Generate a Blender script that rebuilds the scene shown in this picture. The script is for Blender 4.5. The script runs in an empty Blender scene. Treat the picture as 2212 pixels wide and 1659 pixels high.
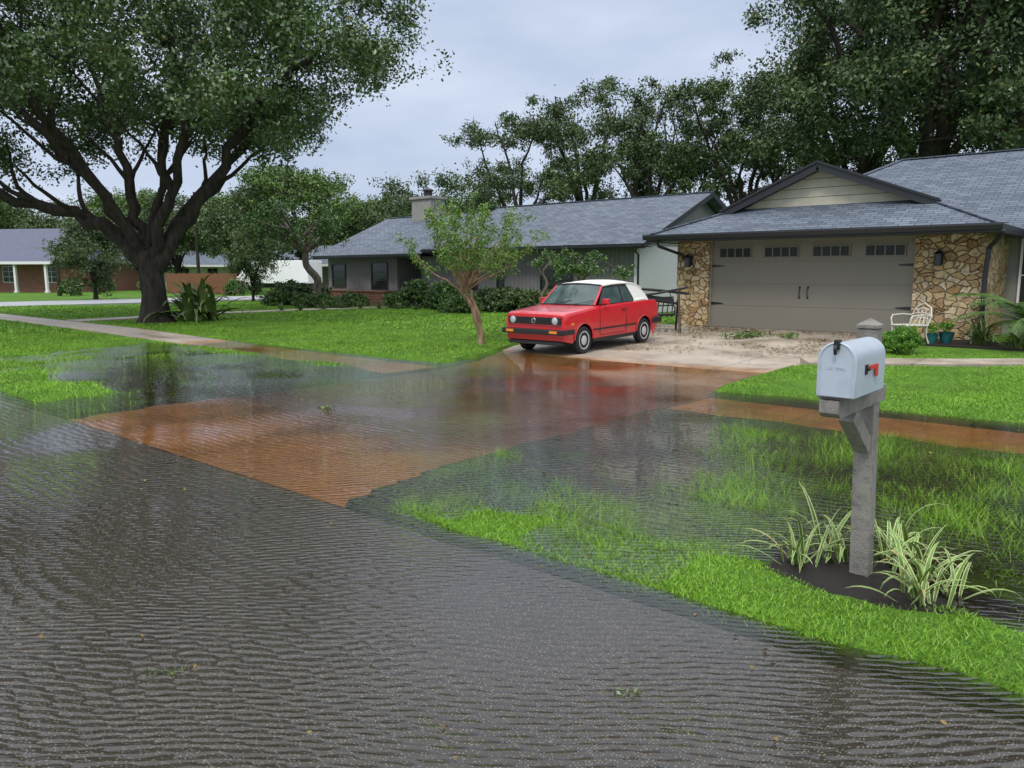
import bpy, math, random, bmesh
import numpy as np
from mathutils import Vector, Matrix
rng=np.random.default_rng(11); random.seed(11)
scene=bpy.context.scene; COL=scene.collection
CA,SA=math.cos(math.radians(40.7)),math.sin(math.radians(40.7))
def W(r,d): return (CA*r-SA*d, SA*r+CA*d)      # survey axes -> street axes
# ------------------------------------------------------------ materials
def new(name):
    m=bpy.data.materials.new(name); m.use_nodes=True; nt=m.node_tree; nt.nodes.clear()
    out=nt.nodes.new('ShaderNodeOutputMaterial'); return m,nt,out
def nd(nt,t,ins={},**at):
    n=nt.nodes.new(t)
    for k,v in at.items(): setattr(n,k,v)
    for k,v in ins.items():
        s=n.inputs[k]
        if isinstance(v,bpy.types.NodeSocket): nt.links.new(v,s)
        else: s.default_value=v
    return n
def c4(c): return (c[0],c[1],c[2],1.0)
def mixc(nt,f,a,b,blend='MIX'):
    n=nt.nodes.new('ShaderNodeMix'); n.data_type='RGBA'; n.blend_type=blend
    for s,v in ((n.inputs[0],f),(n.inputs[6],a),(n.inputs[7],b)):
        if isinstance(v,bpy.types.NodeSocket): nt.links.new(v,s)
        elif isinstance(v,(int,float)): s.default_value=v
        else: s.default_value=c4(v)
    return n.outputs[2]
def ramp(nt,f,stops):
    n=nt.nodes.new('ShaderNodeValToRGB'); nt.links.new(f,n.inputs[0]); e=n.color_ramp.elements
    while len(e)<len(stops): e.new(.5)
    for i,(p,c) in enumerate(stops):
        e[i].position=p; e[i].color=c4(c) if not isinstance(c,(int,float)) else (c,c,c,1)
    return n.outputs[0]
def mth(nt,op,a,b=0.0,c=None):
    n=nt.nodes.new('ShaderNodeMath'); n.operation=op
    for i,v in enumerate((a,b,c)):
        if v is None: continue
        if isinstance(v,bpy.types.NodeSocket): nt.links.new(v,n.inputs[i])
        else: n.inputs[i].default_value=v
    return n.outputs[0]
def mapr(nt,v,a,b,c,d): return nd(nt,'ShaderNodeMapRange',{'Value':v,'From Min':a,'From Max':b,'To Min':c,'To Max':d}).outputs[0]
def pos(nt): return nt.nodes.new('ShaderNodeNewGeometry').outputs['Position']
def objc(nt): return nt.nodes.new('ShaderNodeTexCoord').outputs['Object']
def uvc(nt): return nt.nodes.new('ShaderNodeTexCoord').outputs['UV']
def noise(nt,vec,scale,detail=3,rough=.5):
    return nd(nt,'ShaderNodeTexNoise',{'Vector':vec,'Scale':scale,'Detail':detail,'Roughness':rough}).outputs['Fac']
def prin(nt,out,col,rough=.6,metal=0,spec=.5,bump=None,bd=.01,coat=0):
    p=nt.nodes.new('ShaderNodeBsdfPrincipled')
    for k,v in (('Base Color',col),('Roughness',rough),('Metallic',metal),('Specular IOR Level',spec),('Coat Weight',coat)):
        s=p.inputs[k]
        if isinstance(v,bpy.types.NodeSocket): nt.links.new(v,s)
        elif k=='Base Color': s.default_value=c4(v)
        else: s.default_value=v
    p.inputs['Coat Roughness'].default_value=.05
    if bump is not None:
        b=nd(nt,'ShaderNodeBump',{'Height':bump,'Distance':bd,'Strength':1.0}); nt.links.new(b.outputs[0],p.inputs['Normal'])
    nt.links.new(p.outputs[0],out.inputs[0]); return p
def simple(name,col,rough=.6,metal=0,spec=.5,var=.25,vs=6,bd=.002,coat=0,dirt=0):
    m,nt,out=new(name); o=objc(nt)
    n=noise(nt,o,vs,4,.6)
    c=mixc(nt,n,[x*(1-var) for x in col],[min(1,x*(1+var)) for x in col])
    if dirt:
        d=ramp(nt,noise(nt,o,vs*2.5,5,.7),[(.5,0),(.68,1)]); c=mixc(nt,mth(nt,'MULTIPLY',d,dirt),c,[x*.35 for x in col])
    prin(nt,out,c,rough,metal,spec,noise(nt,o,vs*12,2),bd,coat); return m
def leafmat(name,dark,light,ns=.6,gloss=.05,brown=.985):
    m,nt,out=new(name); g=nt.nodes.new('ShaderNodeNewGeometry')
    r=g.outputs['Random Per Island']; n=noise(nt,g.outputs['Position'],ns,1,.6)
    f=mth(nt,'ADD',mth(nt,'MULTIPLY',r,.55),mth(nt,'MULTIPLY',ramp(nt,n,[(.3,0),(.7,1)]),.45))
    c=mixc(nt,f,dark,light)
    yl=mth(nt,'GREATER_THAN',r,brown); c=mixc(nt,mth(nt,'MULTIPLY',yl,.6),c,(.25,.17,.04))
    d=nd(nt,'ShaderNodeBsdfDiffuse',{'Color':c})
    if gloss:
        gl=nd(nt,'ShaderNodeBsdfGlossy',{'Color':(1,1,1,1),'Roughness':.38}); mx=nd(nt,'ShaderNodeMixShader',{0:gloss,1:d.outputs[0],2:gl.outputs[0]}); nt.links.new(mx.outputs[0],out.inputs[0])
    else: nt.links.new(d.outputs[0],out.inputs[0])
    return m
M={}
M['oakleaf']=leafmat('live_oak_leaves',(.026,.056,.018),(.13,.215,.06),.9,.06)
M['backleaf']=leafmat('distant_oak_leaves',(.024,.046,.020),(.12,.18,.062),.35,.03)
M['limeleaf']=leafmat('yellow_green_leaves',(.045,.09,.022),(.15,.24,.06),.5,.03)
M['shrubleaf']=leafmat('shrub_leaves',(.025,.06,.014),(.11,.22,.042),2,.05)
M['myrtleleaf']=leafmat('myrtle_leaves',(.05,.12,.02),(.19,.33,.055),3,.04,.96)
M['fern']=leafmat('fern_leaves',(.05,.15,.01),(.15,.34,.03),5,.04)
M['grass']=leafmat('grass_blades',(.08,.18,.012),(.26,.50,.04),.9,.03,.975)
M['strap']=leafmat('strap_leaves',(.05,.10,.02),(.18,.25,.07),3,.06)
M['litter']=leafmat('leaf_litter',(.05,.032,.014),(.16,.13,.05),3,.03,.6)
def bark(name,a,b,sc=7):
    m,nt,out=new(name); o=objc(nt)
    mp=nd(nt,'ShaderNodeMapping',{'Vector':o,'Scale':(1,1,.28)}).outputs[0]
    n=noise(nt,mp,sc,6,.7); c=ramp(nt,n,[(.3,a),(.7,b)])
    prin(nt,out,c,.85,0,.25,n,.05); return m
M['bark']=bark('oak_bark',(.012,.010,.008),(.07,.058,.047))
M['palebark']=bark('pale_bark',(.06,.05,.04),(.24,.20,.16),9)
M['myrtlebark']=bark('myrtle_bark',(.16,.08,.04),(.42,.30,.20),9)
m,nt,out=new('variegated_leaves'); sx=nd(nt,'ShaderNodeSeparateXYZ',{0:uvc(nt)}).outputs[0]
e=mth(nt,'ABSOLUTE',mth(nt,'SUBTRACT',sx,.5)); g=nt.nodes.new('ShaderNodeNewGeometry')
grn=mixc(nt,g.outputs['Random Per Island'],(.05,.13,.02),(.15,.29,.045))
c=mixc(nt,ramp(nt,e,[(.32,0),(.36,1)]),grn,(.54,.58,.24))
c=mixc(nt,mth(nt,'MULTIPLY',mth(nt,'GREATER_THAN',g.outputs['Random Per Island'],.92),.8),c,(.38,.28,.12))
prin(nt,out,c,.45); M['varieg']=m
m,nt,out=new('lawn_soil'); P=pos(nt); z=nd(nt,'ShaderNodeSeparateXYZ',{0:P}).outputs[2]
n=noise(nt,P,2.2,5,.65); n2=noise(nt,P,40,3,.7)
c=ramp(nt,n,[(.3,(.07,.15,.013)),(.55,(.12,.27,.022)),(.75,(.16,.33,.03))])
c=mixc(nt,ramp(nt,n2,[(.35,.75),(.65,0)]),c,(.035,.07,.010))
und=mapr(nt,z,-.03,.004,1,0)
c=mixc(nt,und,c,mixc(nt,n,(.018,.024,.010),(.055,.07,.022)))
prin(nt,out,c,.9,0,.2,n2,.03); M['ground']=m
m,nt,out=new('wet_asphalt'); P=pos(nt)
v=nd(nt,'ShaderNodeTexVoronoi',{'Vector':P,'Scale':80},feature='F1',voronoi_dimensions='2D'); hs=nd(nt,'ShaderNodeSeparateColor',{0:v.outputs['Color']}).outputs[0]
st=mth(nt,'MULTIPLY',ramp(nt,v.outputs['Distance'],[(.16,1),(.30,0)]),ramp(nt,hs,[(.50,0),(1,1)]))
base=mixc(nt,noise(nt,P,1.1,4,.6),(.022,.020,.017),(.066,.063,.058))
base=mixc(nt,ramp(nt,noise(nt,P,150,1,.5),[(.45,0),(.6,.6)]),base,(.10,.095,.085))
c=mixc(nt,st,base,(.50,.48,.42)); prin(nt,out,c,.6,0,.4); M['asphalt']=m
m,nt,out=new('dry_asphalt'); P=pos(nt); prin(nt,out,mixc(nt,noise(nt,P,3,4),(.26,.27,.29),(.36,.37,.39)),.8); M['dryroad']=m
m,nt,out=new('concrete_paving'); P=pos(nt); sp=nd(nt,'ShaderNodeSeparateXYZ',{0:P}); z=sp.outputs[2]
n=noise(nt,P,1.1,5,.65); n2=noise(nt,P,30,3,.7)
dry=ramp(nt,n,[(.3,(.25,.20,.15)),(.5,(.38,.32,.25)),(.7,(.48,.42,.34))])
dry=mixc(nt,ramp(nt,n2,[(.35,.35),(.6,0)]),dry,(.16,.13,.10))
amb=ramp(nt,n,[(.3,(.24,.11,.03)),(.52,(.38,.175,.045)),(.72,(.28,.12,.03))])
deep=ramp(nt,n,[(.3,(.075,.038,.022)),(.55,(.125,.058,.030)),(.75,(.09,.044,.025))])
sub=mixc(nt,mapr(nt,mth(nt,'ADD',z,mth(nt,'MULTIPLY',n,.03)),-.082,-.045,0,1),deep,amb)
sub=mixc(nt,ramp(nt,n2,[(.35,.5),(.6,0)]),sub,(.07,.035,.015))
f=mapr(nt,mth(nt,'ADD',z,mth(nt,'MULTIPLY',n,.02)),.006,.026,0,1)
c=mixc(nt,f,sub,dry)
def joint(ax,period,off):
    q=mth(nt,'PINGPONG',mth(nt,'ADD',ax,off),period/2); return mth(nt,'LESS_THAN',q,.012)
j=mth(nt,'MAXIMUM',joint(sp.outputs[1],3.0,.2),joint(sp.outputs[0],2.6,.6))
c=mixc(nt,mth(nt,'MULTIPLY',j,.6),c,(.05,.04,.03))
prin(nt,out,c,mapr(nt,n,.35,.65,.3,.8),0,.4,n2,.004); M['concrete']=m
# water
m,nt,out=new('flood_water'); P=pos(nt)
wob=nd(nt,'ShaderNodeTexNoise',{'Vector':P,'Scale':1.3,'Detail':0}).outputs['Color']
wv_=nd(nt,'ShaderNodeVectorMath',{0:wob,'Scale':.20},operation='SCALE').outputs[0]
P2=nd(nt,'ShaderNodeVectorMath',{0:P,1:wv_},operation='ADD').outputs[0]
def wave(rot,lam,dist,dsc):
    mp=nd(nt,'ShaderNodeMapping',{'Vector':P2,'Rotation':(0,0,math.radians(rot))}).outputs[0]
    return nd(nt,'ShaderNodeTexWave',{'Vector':mp,'Scale':.314/lam,'Distortion':dist,'Detail':0,'Detail Scale':dsc},wave_type='BANDS',bands_direction='X').outputs['Fac']
big=noise(nt,P,.5,1,.5); calm=ramp(nt,big,[(.38,.22),(.60,1)])
yy=nd(nt,'ShaderNodeSeparateXYZ',{0:P}).outputs[1]
wind=mapr(nt,yy,3.0,7.0,1.0,.55)
w1=wave(-126,.043,1.6,1.6); w2=wave(-148,.066,1.8,1.3)
h=mth(nt,'ADD',mth(nt,'MULTIPLY',mth(nt,'POWER',w1,1.5),.0030),mth(nt,'MULTIPLY',w2,.0026))
h=mth(nt,'MULTIPLY',h,mth(nt,'MULTIPLY',calm,wind))
h=mth(nt,'ADD',h,mth(nt,'MULTIPLY',noise(nt,P,6,1,.5),.0014))
b=nd(nt,'ShaderNodeBump',{'Height':h,'Distance':1.0,'Strength':1.0}).outputs[0]
fr=nd(nt,'ShaderNodeFresnel',{'IOR':1.48,'Normal':b}).outputs[0]
gl=nd(nt,'ShaderNodeBsdfGlossy',{'Color':(1,1,1,1),'Roughness':.0,'Normal':b}); tr=nd(nt,'ShaderNodeBsdfTransparent',{'Color':(.92,.89,.83,1)})
mx=nd(nt,'ShaderNodeMixShader',{0:fr,1:tr.outputs[0],2:gl.outputs[0]}); nt.links.new(mx.outputs[0],out.inputs[0]); M['water']=m
def shingle(name,a,b,c_):
    m,nt,out=new(name); u=uvc(nt)
    br=nd(nt,'ShaderNodeTexBrick',{'Vector':u,'Color1':c4(a),'Color2':c4(b),'Mortar':c4(c_),'Scale':1,'Mortar Size':.012,'Bias':0,'Brick Width':.32,'Row Height':.145,'Mortar Smooth':.3},offset=.37)
    n=noise(nt,u,.5,4,.6); n2=noise(nt,u,90,1,.7)
    c=mixc(nt,mth(nt,'MULTIPLY',n,.5),br.outputs['Color'],mixc(nt,.5,a,c_)); c=mixc(nt,ramp(nt,n2,[(.3,.4),(.6,0)]),c,c_)
    prin(nt,out,c,.7,0,.35,br.outputs['Fac'],-.01); return m
M['roof']=shingle('slate_blue_shingles',(.09,.115,.155),(.20,.235,.285),(.035,.045,.06))
M['roof2']=shingle('purple_grey_shingles',(.11,.12,.18),(.15,.16,.23),(.07,.075,.11))
m,nt,out=new('fieldstone'); o=objc(nt)
wv=nd(nt,'ShaderNodeTexNoise',{'Vector':o,'Scale':3.5,'Detail':3}); ov=mixc(nt,.22,o,wv.outputs['Color'],'ADD')
vp=nd(nt,'ShaderNodeMapping',{'Vector':ov,'Scale':(1,1,1.45)}).outputs[0]
v=nd(nt,'ShaderNodeTexVoronoi',{'Vector':vp,'Scale':5.0}); ve=nd(nt,'ShaderNodeTexVoronoi',{'Vector':vp,'Scale':5.0},feature='DISTANCE_TO_EDGE').outputs['Distance']
hs=nd(nt,'ShaderNodeSeparateColor',{0:v.outputs['Color']}).outputs[0]
c=ramp(nt,hs,[(0,(.34,.20,.09)),(.2,(.52,.37,.18)),(.45,(.60,.47,.27)),(.65,(.38,.23,.10)),(.8,(.66,.55,.37)),(1,(.45,.33,.20))])
n=noise(nt,o,9,5,.7); c=mixc(nt,ramp(nt,n,[(.34,.6),(.54,0)]),c,(.18,.10,.045))
c=mixc(nt,ramp(nt,ve,[(.004,1),(.022,0)]),c,(.09,.065,.045))
hh=mth(nt,'ADD',ramp(nt,ve,[(0,0),(.08,1)]),mth(nt,'MULTIPLY',n,.6)); prin(nt,out,c,.8,0,.3,hh,.05); M['stone']=m
def siding(name,col,period,vertical=True,groove=.3):
    m,nt,out=new(name); s=nd(nt,'ShaderNodeSeparateXYZ',{0:uvc(nt)}); ax=s.outputs[0 if vertical else 1]
    q=mth(nt,'PINGPONG',ax,period/2); g=ramp(nt,mth(nt,'DIVIDE',q,period/2),[(0,0),(.10,1)])
    n=noise(nt,objc(nt),3,4,.6); c=mixc(nt,n,[x*.75 for x in col],[x*1.2 for x in col]); c=mixc(nt,g,[x*groove for x in col],c)
    prin(nt,out,c,.7,0,.3,g,.012); return m
M['sidedark']=siding('grey_vertical_siding',(.22,.21,.205),.20)
M['sidegable']=siding('grey_gable_siding',(.32,.31,.29),.15)
M['cream']=siding('cream_lap_siding',(.48,.45,.35),.22,False)
M['fence']=siding('brown_fence_boards',(.22,.10,.05),.14)
M['stucco']=simple('taupe_stucco',(.26,.25,.22),.9,var=.12)
M['white']=simple('white_painted_wall',(.82,.82,.80),.8,var=.05,vs=1.5,bd=.001)
M['trimdark']=simple('charcoal_trim',(.020,.022,.026),.4,var=.15)
M['trimwhite']=simple('white_trim',(.75,.75,.74),.5,var=.05)
M['chairwhite']=simple('aged_cream_enamel',(.62,.60,.52),.5,var=.15,vs=9)
M['door']=simple('taupe_garage_door',(.205,.190,.152),.55,var=.06,vs=1.2,bd=.0005)
M['black']=simple('black_iron',(.012,.012,.013),.4,var=.2)
m,nt,out=new('dark_window_glass'); prin(nt,out,mixc(nt,noise(nt,objc(nt),1.5,2),(.008,.010,.012),(.04,.045,.048)),.08,0,.5); M['glass']=m
m,nt,out=new('garage_window_glass'); prin(nt,out,mixc(nt,noise(nt,objc(nt),6,2),(.006,.007,.008),(.03,.033,.036)),.25,0,.3); M['gglass']=m
m,nt,out=new('red_brick'); br=nd(nt,'ShaderNodeTexBrick',{'Vector':uvc(nt),'Color1':(.24,.075,.045,1),'Color2':(.34,.14,.09,1),'Mortar':(.30,.26,.22,1),'Scale':1,'Mortar Size':.008,'Brick Width':.21,'Row Height':.075}); prin(nt,out,br.outputs['Color'],.85,0,.2,br.outputs['Fac'],-.006); M['brick']=m
M['soil']=simple('wet_soil',(.026,.018,.013),.6,var=.6,vs=14,bd=.04)
M['post']=simple('weathered_post_wood',(.22,.205,.18),.75,var=.35,vs=9,bd=.004,dirt=.6)
M['mailbox']=simple('pale_blue_grey_metal',(.42,.48,.55),.35,var=.05,vs=5,bd=.0006,spec=.5,dirt=.18)
M['red']=simple('red_plastic',(.65,.03,.03),.4,var=.08)
M['carred']=simple('red_car_paint',(.60,.014,.024),.28,var=.06,vs=2,bd=0,coat=.7)
M['softtop']=simple('cream_vinyl_soft_top',(.72,.71,.65),.65,var=.06,vs=4,bd=.002)
M['carblack']=simple('black_car_plastic',(.018,.018,.019),.45,var=.15)
M['rubber']=simple('tyre_rubber',(.014,.014,.014),.8,var=.3,vs=20)
M['rim']=simple('pale_wheel_cover',(.55,.56,.57),.35,var=.05,metal=.2)
M['chrome']=simple('chrome',(.6,.6,.6),.2,metal=1,var=.03,bd=0)
M['lens']=simple('headlight_glass',(.42,.46,.48),.12,var=.15,vs=30,spec=.8)
M['amber']=simple('amber_lens',(.75,.24,.02),.25,var=.05)
M['pot']=simple('teal_glazed_pot',(.03,.17,.17),.3,var=.2)
M['flower']=simple('orange_petals',(.8,.28,.02),.6)
m,nt,out=new('car_window_glass'); prin(nt,out,mixc(nt,noise(nt,objc(nt),3,2),(.012,.02,.02),(.10,.16,.16)),.05,0,.6); M['carglass']=m
# ------------------------------------------------------------ mesh helpers
class MB:
    def __init__(s): s.v=[];s.f=[];s.m=[];s.uv=None
    def add(s,vs,fs,m=0):
        o=len(s.v); s.v+=[tuple(v) for v in vs]; s.f+=[tuple(i+o for i in f) for f in fs]; s.m+=[m]*len(fs); return s
    def box(s,x0,x1,y0,y1,z0,z1,m=0):
        return s.add([(x0,y0,z0),(x1,y0,z0),(x1,y1,z0),(x0,y1,z0),(x0,y0,z1),(x1,y0,z1),(x1,y1,z1),(x0,y1,z1)],[(0,3,2,1),(4,5,6,7),(0,1,5,4),(1,2,6,5),(2,3,7,6),(3,0,4,7)],m)
    def poly(s,pts,m=0): return s.add(pts,[tuple(range(len(pts)))],m)
    def prism(s,pts,vec,m=0):
        n=len(pts); q=[tuple(np.add(p,vec)) for p in pts]
        return s.add(list(pts)+q,[tuple(range(n))[::-1],tuple(range(n,2*n))]+[(i,(i+1)%n,n+(i+1)%n,n+i) for i in range(n)],m)
    def beam(s,p0,p1,w,h,m=0,up=(0,0,1)):
        p0=Vector(p0);p1=Vector(p1);d=(p1-p0).normalized();u=Vector(up); r=d.cross(u)
        if r.length<1e-4: r=d.cross(Vector((0,1,0)))
        r.normalize(); u=r.cross(d)
        vs=[]
        for p in (p0,p1):
            for a,b in ((-1,-1),(1,-1),(1,1),(-1,1)): vs.append(p+r*(a*w/2)+u*(b*h/2))
        return s.add(vs,[(0,1,2,3),(7,6,5,4),(0,4,5,1),(1,5,6,2),(2,6,7,3),(3,7,4,0)],m)
    def tube(s,path,rad,n=8,m=0):
        P=[Vector(p) for p in path]; k=len(P)
        if isinstance(rad,(int,float)): rad=[rad]*k
        vs=[];fs=[]; ref=None
        for i in range(k):
            d=(P[min(i+1,k-1)]-P[max(i-1,0)]).normalized()
            if ref is None: ref=d.orthogonal().normalized()
            else:
                ref=(ref-d*ref.dot(d)); ref=ref.normalized() if ref.length>1e-5 else d.orthogonal().normalized()
            b=d.cross(ref)
            for j in range(n):
                a=2*math.pi*j/n; vs.append(P[i]+(ref*math.cos(a)+b*math.sin(a))*rad[i])
        for i in range(k-1):
            for j in range(n):
                j2=(j+1)%n; fs.append((i*n+j,i*n+j2,(i+1)*n+j2,(i+1)*n+j))
        fs.append(tuple(range(n))[::-1]); fs.append(tuple(range((k-1)*n,k*n)))
        return s.add(vs,fs,m)
    def revolve(s,prof,c,axis,n=24,m=0):
        c=Vector(c);ax=Vector(axis).normalized();a=ax.orthogonal().normalized();b=ax.cross(a);vs=[];fs=[];k=len(prof)
        for (r,h) in prof:
            for j in range(n):
                t=2*math.pi*j/n; vs.append(c+ax*h+(a*math.cos(t)+b*math.sin(t))*max(r,1e-4))
        for i in range(k-1):
            for j in range(n):
                j2=(j+1)%n; fs.append((i*n+j,i*n+j2,(i+1)*n+j2,(i+1)*n+j))
        fs.append(tuple(range(n))[::-1]); fs.append(tuple(range((k-1)*n,k*n)))
        return s.add(vs,fs,m)
    def mesh(s,name,mats,org=(0,0,0),smooth=None,recalc=True):
        me=bpy.data.meshes.new(name); V=[(v[0]-org[0],v[1]-org[1],v[2]-org[2]) for v in s.v]
        me.from_pydata(V,[],s.f)
        for mt in (mats if isinstance(mats,(list,tuple)) else [mats]): me.materials.append(mt)
        me.polygons.foreach_set('material_index',s.m)
        if recalc:
            bm=bmesh.new(); bm.from_mesh(me); bmesh.ops.recalc_face_normals(bm,faces=bm.faces[:]); bm.to_mesh(me); bm.free()
        ul=me.uv_layers.new(name='UVMap')
        if s.uv is not None:
            for p in me.polygons:
                for li in p.loop_indices: ul.data[li].uv=s.uv[me.loops[li].vertex_index]
        else:
            for p in me.polygons:
                nn=p.normal
                if abs(nn.z)>.97: u=Vector((1,0,0)); v=Vector((0,1,0))
                else:
                    u=Vector((0,0,1)).cross(nn).normalized(); v=nn.cross(u)
                for li in p.loop_indices:
                    co=me.vertices[me.loops[li].vertex_index].co; ul.data[li].uv=(co.dot(u),co.dot(v))
        if smooth is not None:
            me.polygons.foreach_set('use_smooth',[True]*len(me.polygons)); me.set_sharp_from_angle(angle=math.radians(smooth))
        me.update(); return me
    def obj(s,name,mats,parent=None,org=(0,0,0),smooth=None,bevel=0,recalc=True):
        o=bpy.data.objects.new(name,s.mesh(name,mats,org,smooth,recalc)); COL.objects.link(o)
        if parent: o.parent=parent
        if bevel:
            b=o.modifiers.new('bevel','BEVEL'); b.width=bevel; b.segments=2; b.limit_method='ANGLE'
        return o
def tag(o,label,cat,group=None,kind=None):
    o['label']=label; o['category']=cat
    if group: o['group']=group
    if kind: o['kind']=kind
    return o
def empty(name,loc,label,cat,rot=(0,0,0),group=None):
    e=bpy.data.objects.new(name,None); e.location=loc; e.rotation_euler=rot; e.empty_display_size=.2; COL.objects.link(e); return tag(e,label,cat,group)
def fast(name,V,nper,mat):
    me=bpy.data.meshes.new(name); n=len(V); f=n//nper
    me.vertices.add(n); me.vertices.foreach_set('co',np.ascontiguousarray(V,dtype=np.float32).ravel())
    me.loops.add(n); me.loops.foreach_set('vertex_index',np.arange(n,dtype=np.int32))
    me.polygons.add(f); me.polygons.foreach_set('loop_start',np.arange(0,n,nper,dtype=np.int32))
    me.update(calc_edges=True); me.materials.append(mat); return me
def link(name,me,parent=None,loc=(0,0,0)):
    o=bpy.data.objects.new(name,me); COL.objects.link(o); o.location=loc
    if parent: o.parent=parent
    return o
def unit(a): return a/np.maximum(np.linalg.norm(a,axis=1,keepdims=True),1e-6)
def leafquads(p,size,asp=.5,droop=.2):
    n=len(p); d=rng.normal(size=(n,3)); d[:,2]-=droop; d=unit(d); s=unit(np.cross(d,rng.normal(size=(n,3))))
    L=(size*rng.uniform(.6,1.3,n))[:,None]; V=np.empty((n,4,3)); V[:,0]=p-d*L*.5; V[:,1]=p+s*L*asp*.5; V[:,2]=p+d*L*.5; V[:,3]=p-s*L*asp*.5
    return V.reshape(-1,3)
def clumpleaves(cs,rad,per,size,asp=.5,flat=.65,k=7,sub=.3):
    cs=np.asarray(cs); n=len(cs); rad=np.broadcast_to(rad,(n,))
    sc=np.repeat(cs,k,0)+rng.normal(size=(n*k,3))*np.repeat(rad,k)[:,None]*.55*np.array([1,1,flat])
    q=per//k; r2=np.repeat(rad,k*q)[:,None]
    p=np.repeat(sc,q,0)+rng.normal(size=(n*k*q,3))*r2*sub*np.array([1,1,.8])
    return leafquads(p,size,asp)
# ------------------------------------------------------------ terrain
def sst(a,b,x): t=np.clip((x-a)/(b-a),0,1); return t*t*(3-2*t)
ph=rng.uniform(0,6.28,(10,)); kv=rng.normal(size=(10,2))
def vn(x,y,f):
    r=0
    for i in range(10): r=r+np.sin(f*(kv[i,0]*x+kv[i,1]*y)+ph[i])
    return r/4.5
def XL(y): return np.interp(y,[3.25,5,8.3,9.5,11,13,19.5],[-9.5,-9.8,-9.8,-9.9,-10.2,-11.0,-11.0])
def XR(y): return np.interp(y,[3.25,4.5,9.5,14,19.5],[-4.38,-4.6,-4.68,-4.72,-4.4])
def ZD(y): return np.interp(y,[3.25,4.4,5.8,9.3,10.8,11.8,18.75],[-.058,-.064,-.105,-.10,-.055,0,.2])
def ZS(x): return np.interp(x,[-60,-22,-17.5,-14,-9,10],[.12,.07,.008,-.04,-.062,-.058])
def H(x,y):
    x=np.asarray(x,float);y=np.asarray(y,float)
    lawn=.035+.11*sst(9.5,17,y)+.02*vn(x,y,.5)
    wd=3.30+.42*sst(-4.1,-2.6,x)-.10*sst(-1.9,-.6,x)
    bm=1-sst(wd,wd+.85,y+.18*vn(x,y,1.7)+.12*vn(y,x,5))
    right=-.036+.040*bm*sst(-4.5,-3.7,x)+.012*vn(x,y,2.2)+.011*vn(y,x,7)
    right=right-.012*sst(5,6.5,y)*(1-sst(-2,1,x))
    pool=sst(4.2,4.9,y+.5*vn(x,y,.9)+.2*vn(y,x,3))*(1-sst(7.7,8.5,y+.3*vn(x,y,1.3)))*sst(-18.0,-13.5,x+.6*vn(y,x,.8))
    left=.014-.080*pool+.014*vn(x,y,1.7)-.035*sst(-11.9,-9.9,x)+.008*vn(y,x,6)
    strip=np.where(x>-7,right,left)
    s=sst(9.35,10.0,y+.15*vn(x,y,1.2))
    z=strip*(1-s)+lawn*s
    z=np.where(y<3.5,(-.10)+(z+.10)*sst(3.2+.03*vn(x,y,4),3.36+.06*vn(y,x,5),y),z)
    z=np.where(y<-5.5,-.1+.2*sst(0,1,(-5.5-y)),z)
    z=z+.022*np.exp(-((x+1.15)**2/.30+(y-4.25)**2/.16))
    far=sst(19,28,-x)
    z=np.where(y>3.4,z*(1-far)+(.09+.01*vn(x,y,.5))*far,z)
    return z
def paved(x,y,e=0.0):
    a=(y<3.25-e)&(y>-5.5+e)
    a|=(y<19.0)&(y>3.2)&(x>XL(y)+e)&(x<XR(y)-e)
    a|=(y>8.3+e)&(y<9.5-e)&(x>-60)
    a|=(x>-46+e)&(x<-40-e)&(y>3)
    return a
WK=[(-26.6,9.5),(-26.9,12),(-27.4,15),(-27.2,18.5),(-26.6,22.5)]
FW=[(-4.75,13.2),(-2.5,14.6),(0,16.4),(4,18)]
def near_path(x,y,path,w):
    r=np.zeros(np.shape(x),bool)
    for (ax,ay),(bx,by) in zip(path[:-1],path[1:]):
        t=np.clip(((x-ax)*(bx-ax)+(y-ay)*(by-ay))/((bx-ax)**2+(by-ay)**2),0,1)
        r|=((x-ax-t*(bx-ax))**2+(y-ay-t*(by-ay))**2)<w*w
    return r
def vaxis(segs,lo,hi):
    a=np.concatenate([np.arange(p,q,s) for p,q,s in segs]); st=segs[0][2]; l=a[0]-np.cumsum(st*1.35**np.arange(1,40)); l=l[l>lo]; st=segs[-1][2]; h=a[-1]+np.cumsum(st*1.35**np.arange(1,40)); h=h[h<hi]
    return np.concatenate([[lo],l[::-1],a,h,[hi]])
gx=vaxis([(-34,-18,.25),(-18,-5,.12),(-5,1.6,.05),(1.6,6,.2)],-900,900); gy=vaxis([(2.7,5.2,.05),(5.2,10.4,.1),(10.4,24,.25)],-900,900)
GX,GY=np.meshgrid(gx,gy,indexing='ij'); GZ=H(GX,GY)
pv=paved(GX,GY,.06); npth=near_path(GX,GY,WK,.42)|near_path(GX,GY,FW,.32)
GZ=np.where(pv,-.19,GZ); GZ=np.where(npth|((GX<-39)&pv),.0,GZ)
nx,ny=GX.shape; V=np.stack([GX,GY,GZ],-1).reshape(-1,3)
ii=(np.arange(nx-1)[:,None]*ny+np.arange(ny-1)[None,:]).ravel()
F=np.stack([ii,ii+ny,ii+ny+1,ii+1],-1)
me=bpy.data.meshes.new('ground'); me.vertices.add(len(V)); me.vertices.foreach_set('co',V.astype(np.float32).ravel())
me.loops.add(F.size); me.loops.foreach_set('vertex_index',F.ravel().astype(np.int32)); me.polygons.add(len(F)); me.polygons.foreach_set('loop_start',np.arange(0,F.size,4,dtype=np.int32))
me.update(calc_edges=True); me.polygons.foreach_set('use_smooth',[True]*len(F)); me.materials.append(M['ground'])
tag(link('ground',me),'green lawn terrain partly under flood water','lawn',kind='structure')
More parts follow.
